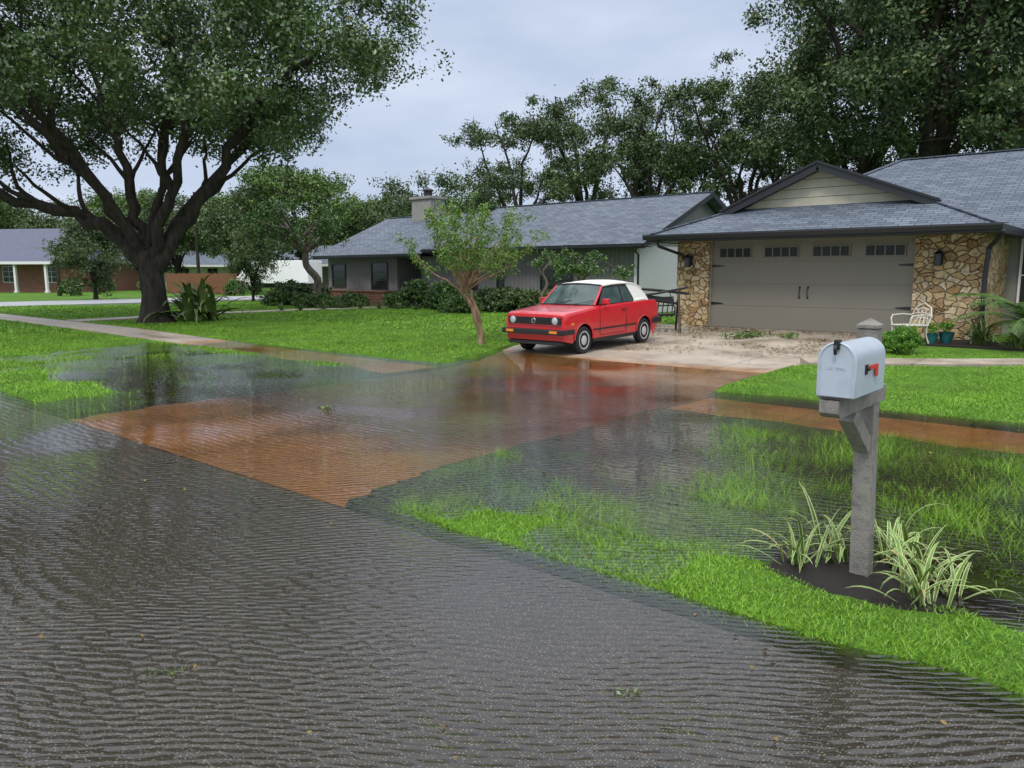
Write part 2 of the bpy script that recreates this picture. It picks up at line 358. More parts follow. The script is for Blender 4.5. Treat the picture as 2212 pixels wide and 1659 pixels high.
def ribbon(name,A,B,zf,mat,label,cat,nc=14):
    mb=MB(); k=len(A); vs=[]
    for (a,b) in zip(A,B):
        for j in range(nc+1):
            t=j/nc; x=a[0]*(1-t)+b[0]*t; y=a[1]*(1-t)+b[1]*t; vs.append((x,y,float(zf(x,y))))
    fs=[(i*(nc+1)+j,i*(nc+1)+j+1,(i+1)*(nc+1)+j+1,(i+1)*(nc+1)+j) for i in range(k-1) for j in range(nc)]
    rim=[i*(nc+1) for i in range(k)]+[(k-1)*(nc+1)+j for j in range(1,nc+1)]+[i*(nc+1)+nc for i in range(k-2,-1,-1)]+[j for j in range(nc-1,0,-1)]
    o=len(vs); vs+=[(vs[i][0],vs[i][1],vs[i][2]-.12) for i in rim]
    for q in range(len(rim)): q2=(q+1)%len(rim); fs.append((rim[q],rim[q2],o+q2,o+q))
    mb.add(vs,fs); ob=mb.obj(name,mat); tag(ob,label,cat,kind='structure'); return ob
xs=np.linspace(-80,40,61); ribbon('street',[(x,-5.5) for x in xs],[(x,3.25) for x in xs],lambda x,y:-.066,M['asphalt'],'dark asphalt street under rippling flood water','street',4)
ys=np.linspace(3.254,18.9,60); ribbon('driveway',[(float(XL(y)),y) for y in ys],[(float(XR(y)),y) for y in ys],lambda x,y:ZD(y)+.012*float(vn(x,y,.9))*(1 if 8<y<15 else 0),M['concrete'],'concrete driveway sloping into brown flood water','driveway')
xs=np.linspace(-60,-9.92,80); ribbon('sidewalk',[(x,8.3) for x in xs],[(x,9.5) for x in xs],lambda x,y:ZS(x),M['concrete'],'narrow concrete sidewalk running into flood water','sidewalk',3)
xs=np.linspace(-4.66,30,40); ribbon('sidewalk',[(x,8.3) for x in xs],[(x,9.5) for x in xs],lambda x,y:ZS(x),M['concrete'],'flooded concrete sidewalk beside the lawn','sidewalk',3)
ys=np.linspace(3.3,120,20); ribbon('side_street',[(-46,y) for y in ys],[(-40,y) for y in ys],lambda x,y:.12,M['dryroad'],'pale side street crossing behind the lawns','street',3)
def pathrib(path,w,zf,name,label):
    P=[np.array(p) for p in path]; Q=[]
    for a,b in zip(P[:-1],P[1:]):
        for t in np.linspace(0,1,8)[:-1]: Q.append(a*(1-t)+b*t)
    Q.append(P[-1]); A=[];B=[]
    for i,p in enumerate(Q):
        d=Q[min(i+1,len(Q)-1)]-Q[max(i-1,0)]; d/=np.linalg.norm(d); n=np.array([-d[1],d[0]])
        A.append(tuple(p+n*w/2)); B.append(tuple(p-n*w/2))
    ribbon(name,A,B,zf,M['concrete'],label,'path',3)
pathrib(WK,1.0,lambda x,y:H(x,y)+.03,'walkway','curving concrete walkway crossing the lawn')
pathrib(FW,.7,lambda x,y:H(x,y)+.03,'walkway','concrete front walk beside the driveway')
wm=MB(); wm.poly([(-70,-5.45,0),(40,-5.45,0),(40,13,0),(-70,13,0)]); tag(wm.obj('water',M['water']),'shallow rippling flood water over street and driveway','water',kind='structure')
def grass(name,areas,label):
    Vs=[]
    for (x0,x1,y0,y1,dens,h0,h1,w) in areas:
        n=int((x1-x0)*(y1-y0)*dens); x=rng.uniform(x0,x1,n); y=rng.uniform(y0,y1,n)
        k=~paved(x,y,-.02)&~near_path(x,y,WK,.52)&~near_path(x,y,FW,.38)
        z=H(x,y); patch=vn(x,y,1.3)+.6*vn(y,x,3.1)+.6*vn(x,y,9)
        wet=.72-.55*sst(-2.6,.5,x) if x0>-7 else .4
        k&=((z>.0)&(patch>rng.normal(-1.3,.6,n)))|((z>-.016)&(patch>rng.normal(.05,.5,n)))|((z>-.085)&(patch>rng.normal(wet,.45,n)))
        k&=((x+1.12)**2/.34+(y-4.22)**2/.15)>1+.25*vn(x,y,6)
        k&=~((y>16.2)&(x>-4.6)&(x<6))
        x,y,z=x[k],y[k],z[k]; n=len(x)
        hh=rng.uniform(h0,h1,n)*np.where(z<-.012,1.7,1.0)*(1+.4*vn(x,y,3)); hh=np.maximum(hh,.006); a=rng.uniform(0,6.28,n); ln=rng.uniform(.2,1.6,n)
        p=np.stack([x,y,z-.004],-1); s=np.stack([np.cos(a),np.sin(a),0*a],-1)*w*.5; a2=rng.uniform(0,6.28,n)
        t=p+np.stack([np.cos(a2)*hh*ln,np.sin(a2)*hh*ln,hh],-1)
        V=np.empty((n,3,3)); V[:,0]=p-s; V[:,1]=p+s; V[:,2]=t; Vs.append(V.reshape(-1,3))
    me=fast(name,np.concatenate(Vs),3,M['grass']); tag(link(name,me),label,'grass',kind='stuff')
grass('verge_grass',[(-4.6,1.4,3.2,4.9,13000,.010,.030,.0065),(-5,2,4.9,8.3,3300,.035,.06,.0055),(-22,-9.3,3.2,8.3,1100,.02,.045,.012)],'wet ragged verge grass poking through flood water')
grass('lawn_grass',[(-4.8,6,9.4,16.3,2400,.012,.032,.010),(-24,-9.8,9.4,14,800,.02,.04,.017),(-38,-9.8,14,23.5,220,.03,.06,.03),(-46,-22,3.3,14,180,.03,.06,.03)],'short bright green lawn grass')
# ------------------------------------------------------------ trees
def branchmesh(name,limbs,cs,mat,rmin=.012,rk=.03,base_n=12):
    mb=MB(); nodes=[];nr=[]
    def addlimb(path,rad,n):
        mb.tube(path,rad,n)
        for i in range(len(path)-1):
            a=Vector(path[i]);b=Vector(path[i+1])
            for t in (0,.5): nodes.append(tuple(a.lerp(b,t))); nr.append(rad[i]*(1-t)+rad[i+1]*t)
        nodes.append(tuple(path[-1])); nr.append(rad[-1])
    for k,(path,rad) in enumerate(limbs):
        P=np.array(path,float); R=np.array(rad,float); t=np.linspace(0,len(P)-1,(len(P)-1)*3+1)
        Q=np.stack([np.interp(t,range(len(P)),P[:,j]) for j in range(3)],-1); Q[1:-1]=(Q[:-2]+Q[1:-1]*2+Q[2:])/4
        L=np.linalg.norm(P[-1]-P[0])
        if k>0: Q[2:-1]+=rng.normal(size=Q[2:-1].shape)*.009*L
        addlimb([tuple(q) for q in Q],list(np.interp(t,range(len(P)),R)),base_n)
    root=np.array(limbs[0][0][-1])
    cs=sorted([tuple(c) for c in cs],key=lambda c:np.linalg.norm(np.array(c)-root))
    k0=len(limbs[0][0])*4
    for c in cs:
        c=np.array(c); A=np.array(nodes); d=np.linalg.norm(A-c,axis=1)+.35*np.maximum(0,A[:,2]-c[2]); d[:k0]+=3
        i=int(np.argmin(d)); a=A[i]; L=np.linalg.norm(c-a)
        if L<.15: continue
        r0=min(nr[i]*.7,rmin+rk*L); m=4; path=[];rad=[]
        bend=rng.normal(size=3)*.10*L; bend[2]+=.08*L
        for q in range(m+1):
            t=q/m; path.append(tuple(a*(1-t)+c*t+bend*math.sin(math.pi*t))); rad.append(r0*(1-t)+rmin*.5*t)
        addlimb(path,rad,5)
    return mb.mesh(name,mat,smooth=60,recalc=False)
def plant_tree(name,meshes,x,y,z,label,cat='tree',s=1,rot=0,group=None,sz=None):
    e=empty(name,(x,y,z),label,cat,(0,0,rot),group); e.scale=(s,s,sz or s)
    link('trunk',meshes[0],e); link('crown',meshes[1],e); return e
def autotree(key,Ht,R,hf,tr,ncl,cr,per,ls,mat,gap=.0,nl=6,asp=.5,flat=.6,bk='bark'):
    hz=(Ht-hf)/2*1.0; cz=Ht-hz-cr*.5
    cs=[]
    while len(cs)<ncl:
        d=rng.normal(size=3); d/=np.linalg.norm(d); r=rng.uniform(.2,1)**.5
        p=np.array([d[0]*R*r,d[1]*R*r,cz+d[2]*hz*r])
        if d[2]<-.35 and rng.random()<.6: continue
        g=math.sin(p[0]*1.5+key)+math.sin(p[1]*1.7+2*key)+math.sin(p[2]*1.5+3*key)
        if g<gap: continue
        cs.append(p)
    cs=np.array(cs)
    limbs=[([(0,0,-.1),(.03,0,hf*.3),(-.05,.03,hf*.7),(.05,0,hf)],[tr*1.5,tr*1.05,tr*.95,tr*.9])]
    for i in range(nl):
        a=2*math.pi*i/nl+rng.uniform(-.4,.4); q=rng.uniform(.35,.8)*R; zt=hf+(Ht-hf)*rng.uniform(.45,.9)
        limbs.append(([(.05,0,hf-.15),(math.cos(a)*q*.3,math.sin(a)*q*.3,hf+(zt-hf)*.35),(math.cos(a)*q*.62,math.sin(a)*q*.62,hf+(zt-hf)*.66),(math.cos(a+.3)*q,math.sin(a+.3)*q,zt)],[tr*.62,tr*.42,tr*.28,tr*.12]))
    tm=branchmesh('trunk',limbs,cs,M[bk],.02,.03,8)
    V=clumpleaves(cs,cr*rng.uniform(.6,1.25,len(cs)),per,ls,asp,flat)
    return tm,fast('crown',V,4,M[mat])
def LW(r,d,u): x,y=W(r,d); return (x,y,u)
limbs=[([LW(0,0,-.15),LW(0,0,.2),LW(0,0,.8),LW(-.06,0,1.5),LW(-.12,0,2.15)],[.70,.47,.37,.36,.40]),
 ([LW(-.25,0,1.75),LW(-.7,0,2.4),LW(-1.6,-.2,3.1),LW(-3.1,-.5,3.6),LW(-4.9,-.8,4.05),LW(-6.6,-1,4.7),LW(-8.2,-1,5.6)],[.30,.25,.20,.16,.13,.10,.06]),
 ([LW(-.25,0.1,1.9),LW(-.9,.2,3.0),LW(-1.9,.4,4.3),LW(-3.1,.6,5.6),LW(-4.2,.6,6.6),LW(-5.6,.8,7.8)],[.26,.2,.16,.13,.09,.06]),
 ([LW(-.2,.1,2.0),LW(-.62,.5,3.1),LW(-.95,.9,4.3),LW(-1.5,1.2,5.7),LW(-2.1,1.6,6.9),LW(-2.5,2,8.6)],[.22,.18,.15,.12,.09,.06]),
 ([LW(-.1,.0,2.1),LW(-.05,.5,3.2),LW(.1,.9,4.4),LW(-.1,1.4,5.7),LW(.15,1.8,7.2),LW(.2,2,9.4)],[.18,.12,.11,.09,.07,.05]),
 ([LW(-.1,-.1,2.1),LW(.1,.1,3.2),LW(.45,.2,4.4),LW(.55,.3,5.7),LW(.95,.2,7.2)],[.16,.11,.10,.08,.05]),
 ([LW(.0,.0,1.8),LW(.42,-.3,2.8),LW(1.0,-.6,3.8),LW(1.65,-1,5.3),LW(1.8,-1.3,6.3),LW(1.6,-1.8,7.6),LW(2,-2.2,9.2)],[.25,.18,.15,.12,.10,.08,.05]),
 ([LW(.05,0,1.6),LW(.7,0,2.5),LW(1.5,.1,3.6),LW(2.6,.2,5.3),LW(3.3,.3,6.5),LW(4.4,.3,7.5),LW(6.2,.2,8.5)],[.30,.22,.18,.15,.11,.08,.05]),
 ([LW(-.2,-.1,2.0),LW(-.6,-.9,3.3),LW(-1.2,-2,4.8),LW(-1.6,-3.2,6.4),LW(-1.4,-4.6,7.8)],[.2,.15,.13,.1,.05]),
 ([LW(.1,.2,2.0),LW(.6,1.2,3.5),LW(1.5,2.6,5.2),LW(2.6,4,6.8),LW(3.2,5.2,8)],[.2,.15,.12,.09,.05])]
for k in range(1,10):
    path=limbs[k][0]; rad=limbs[k][1]
    for j in range(2,len(path)-1):
        for sgn in (-1,1):
            if rng.random()<.25: continue
            a=np.array(path[j],float); t=np.array(path[j+1],float)-np.array(path[j-1],float); t/=np.linalg.norm(t)
            sd=rng.normal(size=3); sd-=t*sd.dot(t); sd/=np.linalg.norm(sd); sd[2]=abs(sd[2])*.5
            L=rng.uniform(1.5,2.9); e1=a+t*L*.30+sd*L*.22; e2=a+t*L*.55+sd*L*.6+np.array([0,0,.2]); e3=a+t*L*.75+sd*L*1.0+np.array([0,0,.6])
            r0=rad[j]*.55; limbs.append(([tuple(a),tuple(e1),tuple(e2),tuple(e3)],[r0,r0*.72,r0*.5,r0*.3]))
cs=[]
while len(cs)<680:
    r=rng.uniform(-11.5,8.1); d=rng.uniform(-6.8,7.2); u=rng.uniform(4.4,13.6)
    e=((r+1.2)/9.8)**2+(d/7.0)**2+((u-8.6)/5.0)**2
    if e>1 or e<.16: continue
    low=np.interp(r,[-11,-7,-4,-1,1.5,3.2,4.6,6,7,8.2],[4.7,4.7,5.1,5.7,5.7,5.3,4.7,5.3,6.0,7.0])
    if u<low+.3+.3*math.sin(r*3+d): continue
    if r>3.5 and math.sin(r*2.1)+math.sin(u*2.3+1)+math.sin(d*1.5)<-.9: continue
    cs.append(LW(r,d,u))
cs=np.array(cs)
tm=branchmesh('trunk',limbs,cs,M['bark'],.013,.018,10)
V=clumpleaves(cs,.70*rng.uniform(.7,1.3,len(cs)),385,.13,.55,.6,k=7,sub=.30)
plant_tree('oak_tree',(tm,fast('crown',V,4,M['oakleaf'])),-24.1,11.0,.1,'huge spreading live oak with forked dark trunk on the lawn')
oa=autotree(1,13.5,5.4,3.5,.30,84,.8,252,.19,'backleaf',gap=.35,flat=.45)
ob=autotree(2,14,5.0,4,.30,78,.75,252,.19,'backleaf',gap=.45,flat=.45)
oc=autotree(3,17.5,7.5,4.5,.42,175,1.0,322,.19,'backleaf',gap=.25,nl=9,flat=.6)
od=autotree(4,9.5,4.6,2,.25,90,.95,252,.25,'backleaf',gap=-.6)
oe=autotree(5,10,4.2,2.4,.22,80,.85,252,.23,'limeleaf',gap=-.2)
def at(px,cy): return W((px-1106)/1664*cy,cy)
gb='tall oaks behind the houses'
for i,(px,cy,hh,ms,rot,hb) in enumerate([(1125,50,12.4,oa,0,13.5),(1262,53,15.0,ob,1.3,14),(1390,50,14.2,oa,2.4,13.5),(1500,56,14,ob,4,14),(1600,50,15.2,oa,4.6,13.5),(1700,54,14.5,ob,.7,14)]):
    x,y=at(px,cy); s=hh/hb; plant_tree('oak_tree',ms,x,y,.1,'tall airy dark oak standing behind the grey roofs','tree',s,rot,gb)
for i,(px,cy,hh,rot) in enumerate([(1830,47,17.5,0),(1975,40,21.5,1.7),(2160,37,23,3.1),(2400,38,23,4.4)]):
    x,y=at(px,cy); plant_tree('oak_tree',oc,x,y,.1,'massive dark oak towering over the garage roof','tree',hh/17.5,rot,'massive oaks over the stone house')
for i,(px,cy,hh,ms,rot) in enumerate([(965,62,9.6,od,0),(850,70,10.0,od,2),(790,75,9.5,oe,1),(660,64,11.0,oe,3),(560,62,8.3,od,4.4),(510,70,9.5,oe,1),(60,82,9.5,od,3),(160,80,9,od,5),(300,74,10,oe,2.2),(390,72,9,od,.4),(-40,78,10,oe,.9),(1060,64,8.2,od,2.7)]):
    x,y=at(px,cy); plant_tree('leafy_tree',ms,x,y,.1,'rounded leafy tree beyond the neighbouring houses','tree',hh/9.7,rot,'leafy trees beyond the houses')
rt=autotree(7,4.8,1.9,.9,.12,60,.55,280,.15,'backleaf',gap=-3,nl=5,flat=.9)
x,y=at(212,44); plant_tree('leafy_tree',rt,x,y,.1,'small round dark green tree on far lawn')
x,y=at(550,41); plant_tree('leafy_tree',rt,x,y,.1,'small upright dark green tree near white truck',s=.62,sz=.85)
# crape myrtle, open vase shape
cs=[]; c0=LW(-.36,0,1.12)
lm=[([LW(0,0,-.08),LW(.03,.02,.28),LW(-.10,.0,.55),LW(-.16,.03,.82),c0],[.085,.06,.055,.05,.04]),
    ([LW(.05,.03,-.08),LW(-.02,.05,.32),LW(.0,.0,.62),LW(-.14,.05,.9),LW(-.22,.05,1.2)],[.07,.045,.042,.036,.03])]
for i in range(20):
    a=i*2.4+.3; q=.35+1.3*((i*7)%20)/19; z=3.0-.27*q*q+rng.uniform(-.15,.12)
    e_=np.array([math.cos(a)*q-.16,math.sin(a)*q-.14,z]); s_=np.array(c0)
    md=s_*.5+e_*.5+np.array([math.cos(a)*.10*q,math.sin(a)*.10*q,-.08])
    lm.append(([tuple(s_),tuple(s_*.75+e_*.25),tuple(md),tuple(e_)],[.028,.02,.012,.003]))
    for t in np.linspace(.42,1.03,9):
        p=s_*(1-t)+e_*t+np.array([math.cos(a)*.1*q,math.sin(a)*.1*q,-.08])*math.sin(math.pi*min(t,1)); cs.append(tuple(p+rng.normal(size=3)*.035))
tm=branchmesh('trunk',lm,cs,M['myrtlebark'],.004,.006,8)
V=clumpleaves(cs,.10*rng.uniform(.7,1.3,len(cs)),84,.058,.42,1.4,k=7,sub=.42)
plant_tree('crape_myrtle_tree',(tm,fast('crown',V,4,M['myrtleleaf'])),-11.35,12.15,.05,'young crape myrtle with twisted peeling trunk on lawn')
def small(key,path,cz,R,n,cr,mat,ls,per,bk='palebark',nb=5,r0=.15):
    cs=[]; top=np.array(path[-1])
    for _ in range(n):
        d=rng.normal(size=3); d/=np.linalg.norm(d); d[2]=abs(d[2])*.9-.15; cs.append(top+d*np.array([R,R,cz])*rng.uniform(.55,1))
    lb=[(path,list(np.linspace(r0,r0*.5,len(path))))]
    for i in range(nb):
        c=cs[i]; b0=np.array(path[-2 if i%2 else -1]); lb.append(([tuple(b0-np.array([0,0,.1])),tuple(b0*.6+c*.4+rng.normal(size=3)*.16*R*.5),tuple(b0*.3+c*.7+rng.normal(size=3)*.14*R*.5),tuple(c)],[r0*.5,r0*.38,r0*.28,r0*.12]))
    return branchmesh('trunk',lb,cs,M[bk],.012,.02,8),fast('crown',clumpleaves(cs,cr,per,ls,.5,.6),4,M[mat])
def D(r,u,d=0): return LW(r,d,u)
gt=small(1,[D(0,-.1),D(-.3,.6),D(-.15,1.2),D(-.75,1.8),D(-.7,2.5),D(-1.1,2.9)],2.9,2.5,26,.5,'shrubleaf',.15,182,nb=12,r0=.22)
x,y=at(700,35); plant_tree('gnarled_tree',gt,x,y,.12,'gnarled leaning tree with twisted trunk by low planter')
sb=small(2,[D(0,-.1),D(.15,.45),D(-.12,.9),D(.15,1.3),D(.35,1.5)],1.0,1.25,15,.24,'shrubleaf',.10,175,nb=7,r0=.11)
x,y=at(1245,25); plant_tree('twisted_tree',sb,x,y,.13,'small twisted ornamental tree beside grey house wall')
sc=small(3,[D(0,-.1),D(-.2,.6),D(.1,1.1),D(-.15,1.5),D(.15,1.8)],.5,.7,8,.18,'shrubleaf',.08,140,nb=4,r0=.07)
x,y=at(1178,26.5); plant_tree('twisted_tree',sc,x,y,.13,'slim twisted ornamental tree with sparse leaves')
cs=[]
for _ in range(330):
    px=rng.uniform(-150,1050); cy=rng.uniform(92,108); x,y=at(px,cy); cs.append((x,y,rng.uniform(.5,7.3+1.6*math.sin(px*.02)+1.2*math.sin(px*.047))))
me=fast('distant_wood',clumpleaves(cs,1.8,140,.7,.6,.8),4,M['backleaf']); tag(link('distant_wood',me),'distant mixed green woodland beyond the houses','trees',kind='stuff')
def shrub(key,R,Hh,n,mat,ls,per):
    cs=[]
    for _ in range(n):
        d=rng.normal(size=3);d/=np.linalg.norm(d);d[2]=abs(d[2]); cs.append((d[0]*R*.8,d[1]*R*.8,.12+d[2]*Hh*.8))
    mb=MB()
    for c in cs[:10]: mb.tube([(0,0,-.05),(c[0]*.5,c[1]*.5,c[2]*.6),c],[.02,.014,.006],5)
    return mb.mesh('stem',M['bark'],recalc=False),fast('foliage',clumpleaves(cs,R*.28,per,ls,.5,.8),4,M[mat])
S1=shrub(1,.55,.75,40,'shrubleaf',.09,140); S2=shrub(2,.6,.5,40,'shrubleaf',.10,140); S3=shrub(3,.32,.42,40,'fern',.035,420); S4=shrub(4,.5,.6,36,'backleaf',.09,140)
def putshrub(ms,x,y,s,label,group=None,z=.12,sz=None):
    e=empty('bush',(x,y,z),label,'bush',(0,0,rng.uniform(0,6)),group); e.scale=(s,s,sz or s); link('stem',ms[0],e); link('foliage',ms[1],e)
for px,y0,s,ms in [(905,22.6,1.35,S1),(960,21.5,1.3,S1),(940,22.9,1.2,S4),(1055,22,1.3,S4),(1090,22,1.35,S4),(1125,22,1.3,S4),(1155,22.2,1.2,S4),(1190,22.3,1.0,S1),(985,20.3,1,S2),(860,22.3,1.0,S2),(770,22.1,.9,S2),(690,21.6,1.3,S4),(655,21.2,1.4,S4),(625,21.0,1.6,S4),(605,20.3,1.1,S2),(740,20.6,.8,S2),(700,20.2,.9,S2),(660,19.8,.9,S2),(1010,20.5,.9,S1)]:
    t=(px-1106)/1664; cy=y0/(SA*t+CA); x,y=W(t*cy,cy); putshrub(ms,x,y,s,'trimmed green foundation bush by the grey house','foundation bushes along the grey house')
for px,cy,s in [(160,52,1.3),(230,60,1.5),(510,52,1.2),(470,56,1.4),(330,66,1.6),(100,62,1.3)]:
    x,y=at(px,cy); putshrub(S1,x,y,s,'leafy bush on a far lawn','bushes on far lawns')
putshrub(S3,-3.77,15.3,1.0,'bright green feathery fern bush beside driveway')
def strap(n,L,w,up,sp=.1,seg=7,mat='strap',fold=.25,dr0=.9,dr1=2.0):
    mb=MB(); mb.uv=[]
    for _ in range(n):
        a=rng.uniform(0,6.28); el=math.radians(rng.uniform(*up)); l=L*rng.uniform(.55,1.1); ww=w*rng.uniform(.7,1.15)
        bx,by=rng.normal(size=2)*sp*.5; p=Vector((bx,by,0)); vs=[]; dr=rng.uniform(dr0,dr1); tw=rng.uniform(-.6,.6)
        for i in range(seg+1):
            t=i/seg; d=Vector((math.cos(a)*math.cos(el),math.sin(a)*math.cos(el),math.sin(el)))
            s=Vector((-math.sin(a+tw*t),math.cos(a+tw*t),.25*tw*t)); wd=ww*.5*min(1,.45+1.6*t)*(1-t**3.0)+.0008
            up_=d.cross(s)*-1
            vs+= [p-s*wd+up_*wd*fold*-1,p,p+s*wd+up_*wd*fold*-1]; mb.uv+=[(0,t),(.5,t),(1,t)]
            p=p+d*(l/seg); el-=dr*t*.42
        fs=[]
        for i in range(seg):
            b=i*3; fs+=[(b,b+1,b+4,b+3),(b+1,b+2,b+5,b+4)]
        mb.add(vs,fs)
    return mb.mesh('leaves',M[mat],smooth=80,recalc=False)
def putstrap(name,me,x,y,z,label,cat='plant',s=1,group=None,rot=0):
    e=empty(name,(x,y,z),label,cat,(0,0,rot),group); e.scale=(s,s,s); link('leaves',me,e)
for i,(x,y,s,n) in enumerate([(-1.47,4.12,.80,24),(-1.34,4.32,.95,20),(-1.08,4.50,1.0,20),(-.94,4.34,.95,18),(-.82,4.02,.88,28),(-.74,4.2,.75,12)]):
    putstrap('flax_lily',strap(n,.48,.026,(30,86),.11,8,'varieg',dr0=.4,dr1=1.8),x,y,float(H(x,y))-.01,'clump of yellow-edged green flax lily leaves beside mailbox post','plant',s,'striped lilies around the mailbox',i)
x,y=at(430,24.6); putstrap('strap_leaf_plant',strap(95,1.25,.15,(20,85),.35,7,'strap'),x,y,.12,'large rosette of broad drooping leaves beside oak',s=1.35)
G1=strap(70,.75,.035,(30,85),.15,7,'strap')
putstrap('grass_clump',G1,-2.9,17.7,.18,'arching grassy plant in the bed by stone wall')
putstrap('grass_clump',G1,-2.2,17.2,.18,'arching grassy plant in the bed by stone wall',rot=2)
for px,cy,s in [(740,33,.6),(780,33,.6),(820,32.5,.6),(700,32,.65),(860,32,.6),(650,31,.6),(610,31,.55),(900,31,.6),(970,28.5,.6)]:
    x,y=at(px,cy); putstrap('lily_turf',G1,x,y,.12,'dark green lily turf clump edging the bed','plant',s,'lily turf edging the bed',px)
def palm(n,L,h,dens=26):
    mb=MB(); st=MB()
    for i in range(n):
        a=i*2.4; el=math.radians(rng.uniform(45,82)); l=L*rng.uniform(.7,1.1); p=Vector((rng.normal()*.08,rng.normal()*.08,h)); path=[]
        for k in range(9):
            path.append(p.copy()); d=Vector((math.cos(a)*math.cos(el),math.sin(a)*math.cos(el),math.sin(el))); p=p+d*l/8; el-=.2
        st.tube(path,list(np.linspace(.012,.003,9)),4)
        for k in range(dens*2):
            t=.2+.8*k/(dens*2); q=t*8; j=min(int(q),7); b=path[j].lerp(path[j+1],q-j)
            d=(path[j+1]-path[j]).normalized(); s=Vector((-math.sin(a),math.cos(a),0))*(1 if k%2 else -1)
            ld=(s*.8+d*.6+Vector((0,0,-.25))).normalized()*L*.28*(1-.5*t); w=d*.014
            mb.add([b-w,b+w,b+ld],[(0,1,2)])
    return st.mesh('stems',M['strap'],recalc=False),mb.mesh('fronds',M['shrubleaf'],recalc=False)
pm=palm(22,1.9,.1,36); e=empty('palm',(-1.95,18.0,.15),'feathery clumping palm beside the front window','palm'); link('stems',pm[0],e); link('fronds',pm[1],e)
pm=palm(14,1.8,2.4)
for px,cy in [(135,52),(318,60)]:
    x,y=at(px,cy); e=empty('palm_tree',(x,y,.1),'small palm tree on a far lawn','palm',group='small palms'); link('stems',pm[0],e); link('fronds',pm[1],e)
    t=MB(); t.tube([(0,0,-.1),(.05,0,1.2),(0,0,2.5)],[.16,.11,.1],8); t.obj('trunk',M['bark'],e)
# ------------------------------------------------------------ stone house
def window(par,org,x0,x1,z0,z1,y,mullx=1,mullz=1,frame='trimdark',axis='y'):
    mb=MB(); fr=MB(); t=.05
    if axis=='y':
        mb.box(x0,x1,y-.01,y+.04,z0,z1)
        B=lambda a,b,c,d:fr.box(a,b,y-.05,y-.012,c,d)
    else:
        mb.box(y-.04,y+.01,x0,x1,z0,z1); B=lambda a,b,c,d:fr.box(y+.012,y+.05,a,b,c,d)
    B(x0-t,x1+t,z0-t,z0);B(x0-t,x1+t,z1,z1+t);B(x0-t,x0,z0,z1);B(x1,x1+t,z0,z1)
    for i in range(1,mullx): q=x0+(x1-x0)*i/mullx; B(q-.015,q+.015,z0,z1)
    for i in range(1,mullz): q=z0+(z1-z0)*i/mullz; B(x0,x1,q-.017,q+.013)
    w=mb.obj('window',M['glass'],par,org); fr.obj('frame',M[frame],w,org); return w
O=(-6.9,18.75,.15)
hs=empty('stone_house',O,'low house with stone-faced garage and grey shingle roof','house')
w=MB(); w.box(-10.2,-9.34,18.78,26,.0,2.5); w.box(-10.2,-3.2,19.2,27,.0,2.5); w.box(-4.45,-3.2,18.78,21.7,.0,2.5); w.box(-9.34,-4.45,18.78,19.2,2.42,2.52); w.box(-10.2,25,21.7,32.4,.02,2.49)
w.obj('wall',M['stucco'],hs,O)
s=MB(); s.box(-10.26,-9.33,18.70,19.4,.05,2.5); s.obj('stone_pillar',M['stone'],hs,O,bevel=.02)
s=MB(); s.box(-4.46,-3.14,18.70,21.68,.05,2.5); s.obj('stone_wall',M['stone'],hs,O,bevel=.02)
xl,xr,yf,ze,p=-10.75,-2.75,17.9,2.57,.405; xm=(xl+xr)/2-.12; hf=(xr-xl)/2; zr=ze+p*hf; q=1.7; yg=yf+q; zs=ze+p*q
r=MB()
r.poly([(xl,yf,ze),(xr,yf,ze),(xr-q,yg,zs),(xl+q,yg,zs)])
r.poly([(xl,yf,ze),(xl+q,yg,zs),(xl+q,yg-.3,zs),(xm,yg-.3,zr),(xm,26,zr),(xl,26,ze)])
r.poly([(xr,yf,ze),(xr,26,ze),(xm,26,zr),(xm,yg-.3,zr),(xr-q,yg-.3,zs),(xr-q,yg,zs)])
zt=ze+.425*6
r.poly([(-10.9,21,ze+.003),(25,21,ze+.003),(25,27,zt),(-7,27,zt)]); r.poly([(-10.9,21,ze+.003),(-7,27,zt),(-10.9,33,ze+.003)]); r.poly([(-10.9,33,ze+.003),(-7,27,zt),(25,27,zt),(25,33,ze+.003)])
ro=r.obj('roof',M['roof'],hs,O,recalc=False)
cp=MB()
for a,b in [((xm,yg-.3,zr+.01),(xm,25,zr+.01)),((-7,27,zt+.01),(25,27,zt+.01)),((xl,yf,ze+.01),(xl+q,yg,zs+.01)),((xr,yf,ze+.01),(xr-q,yg,zs+.01)),((-10.9,21,ze+.01),(-7,27,zt+.01))]: cp.beam(a,b,.22,.025)
cp.obj('ridge_cap',M['roof'],ro,O)
g=MB(); g.poly([(xl+q-.1,yg-.02,zs-.02),(xr-q+.1,yg-.02,zs-.02),(xm,yg-.02,zr-.03)]); g.obj('gable',M['cream'],hs,O)
f=MB()
for sx,ex in ((xl+q-.28,xm),(xr-q+.28,xm)):
    f.beam((sx,yg-.34,zs-.16),(ex,yg-.34,zr-.04),.05,.19); f.beam((sx,yg-.2,zs-.22),(ex,yg-.2,zr-.10),.25,.03)
    f.beam((sx,yg-.38,zs-.06),(ex,yg-.38,zr+.06),.06,.05)
f.obj('rake_board',M['trimdark'],hs,O)
f=MB(); f.box(xl,xr,yf,yf+.03,ze-.17,ze-.01); f.box(xl,xl+.03,yf+.03,26,ze-.17,ze-.01); f.box(xr-.03,xr,yf+.03,20.97,ze-.17,ze-.01); f.box(xr+.01,25,21,21.03,ze-.17,ze-.01); f.box(xl+.03,xr-.03,yf+.03,18.72,ze-.15,ze-.12); f.box(xr+.02,25,21.03,21.69,ze-.15,ze-.12); f.box(xr-.38,xr-.03,18.72,21.6,ze-.15,ze-.12);f.box(xl+.03,xl+.55,18.72,26,ze-.15,ze-.12)
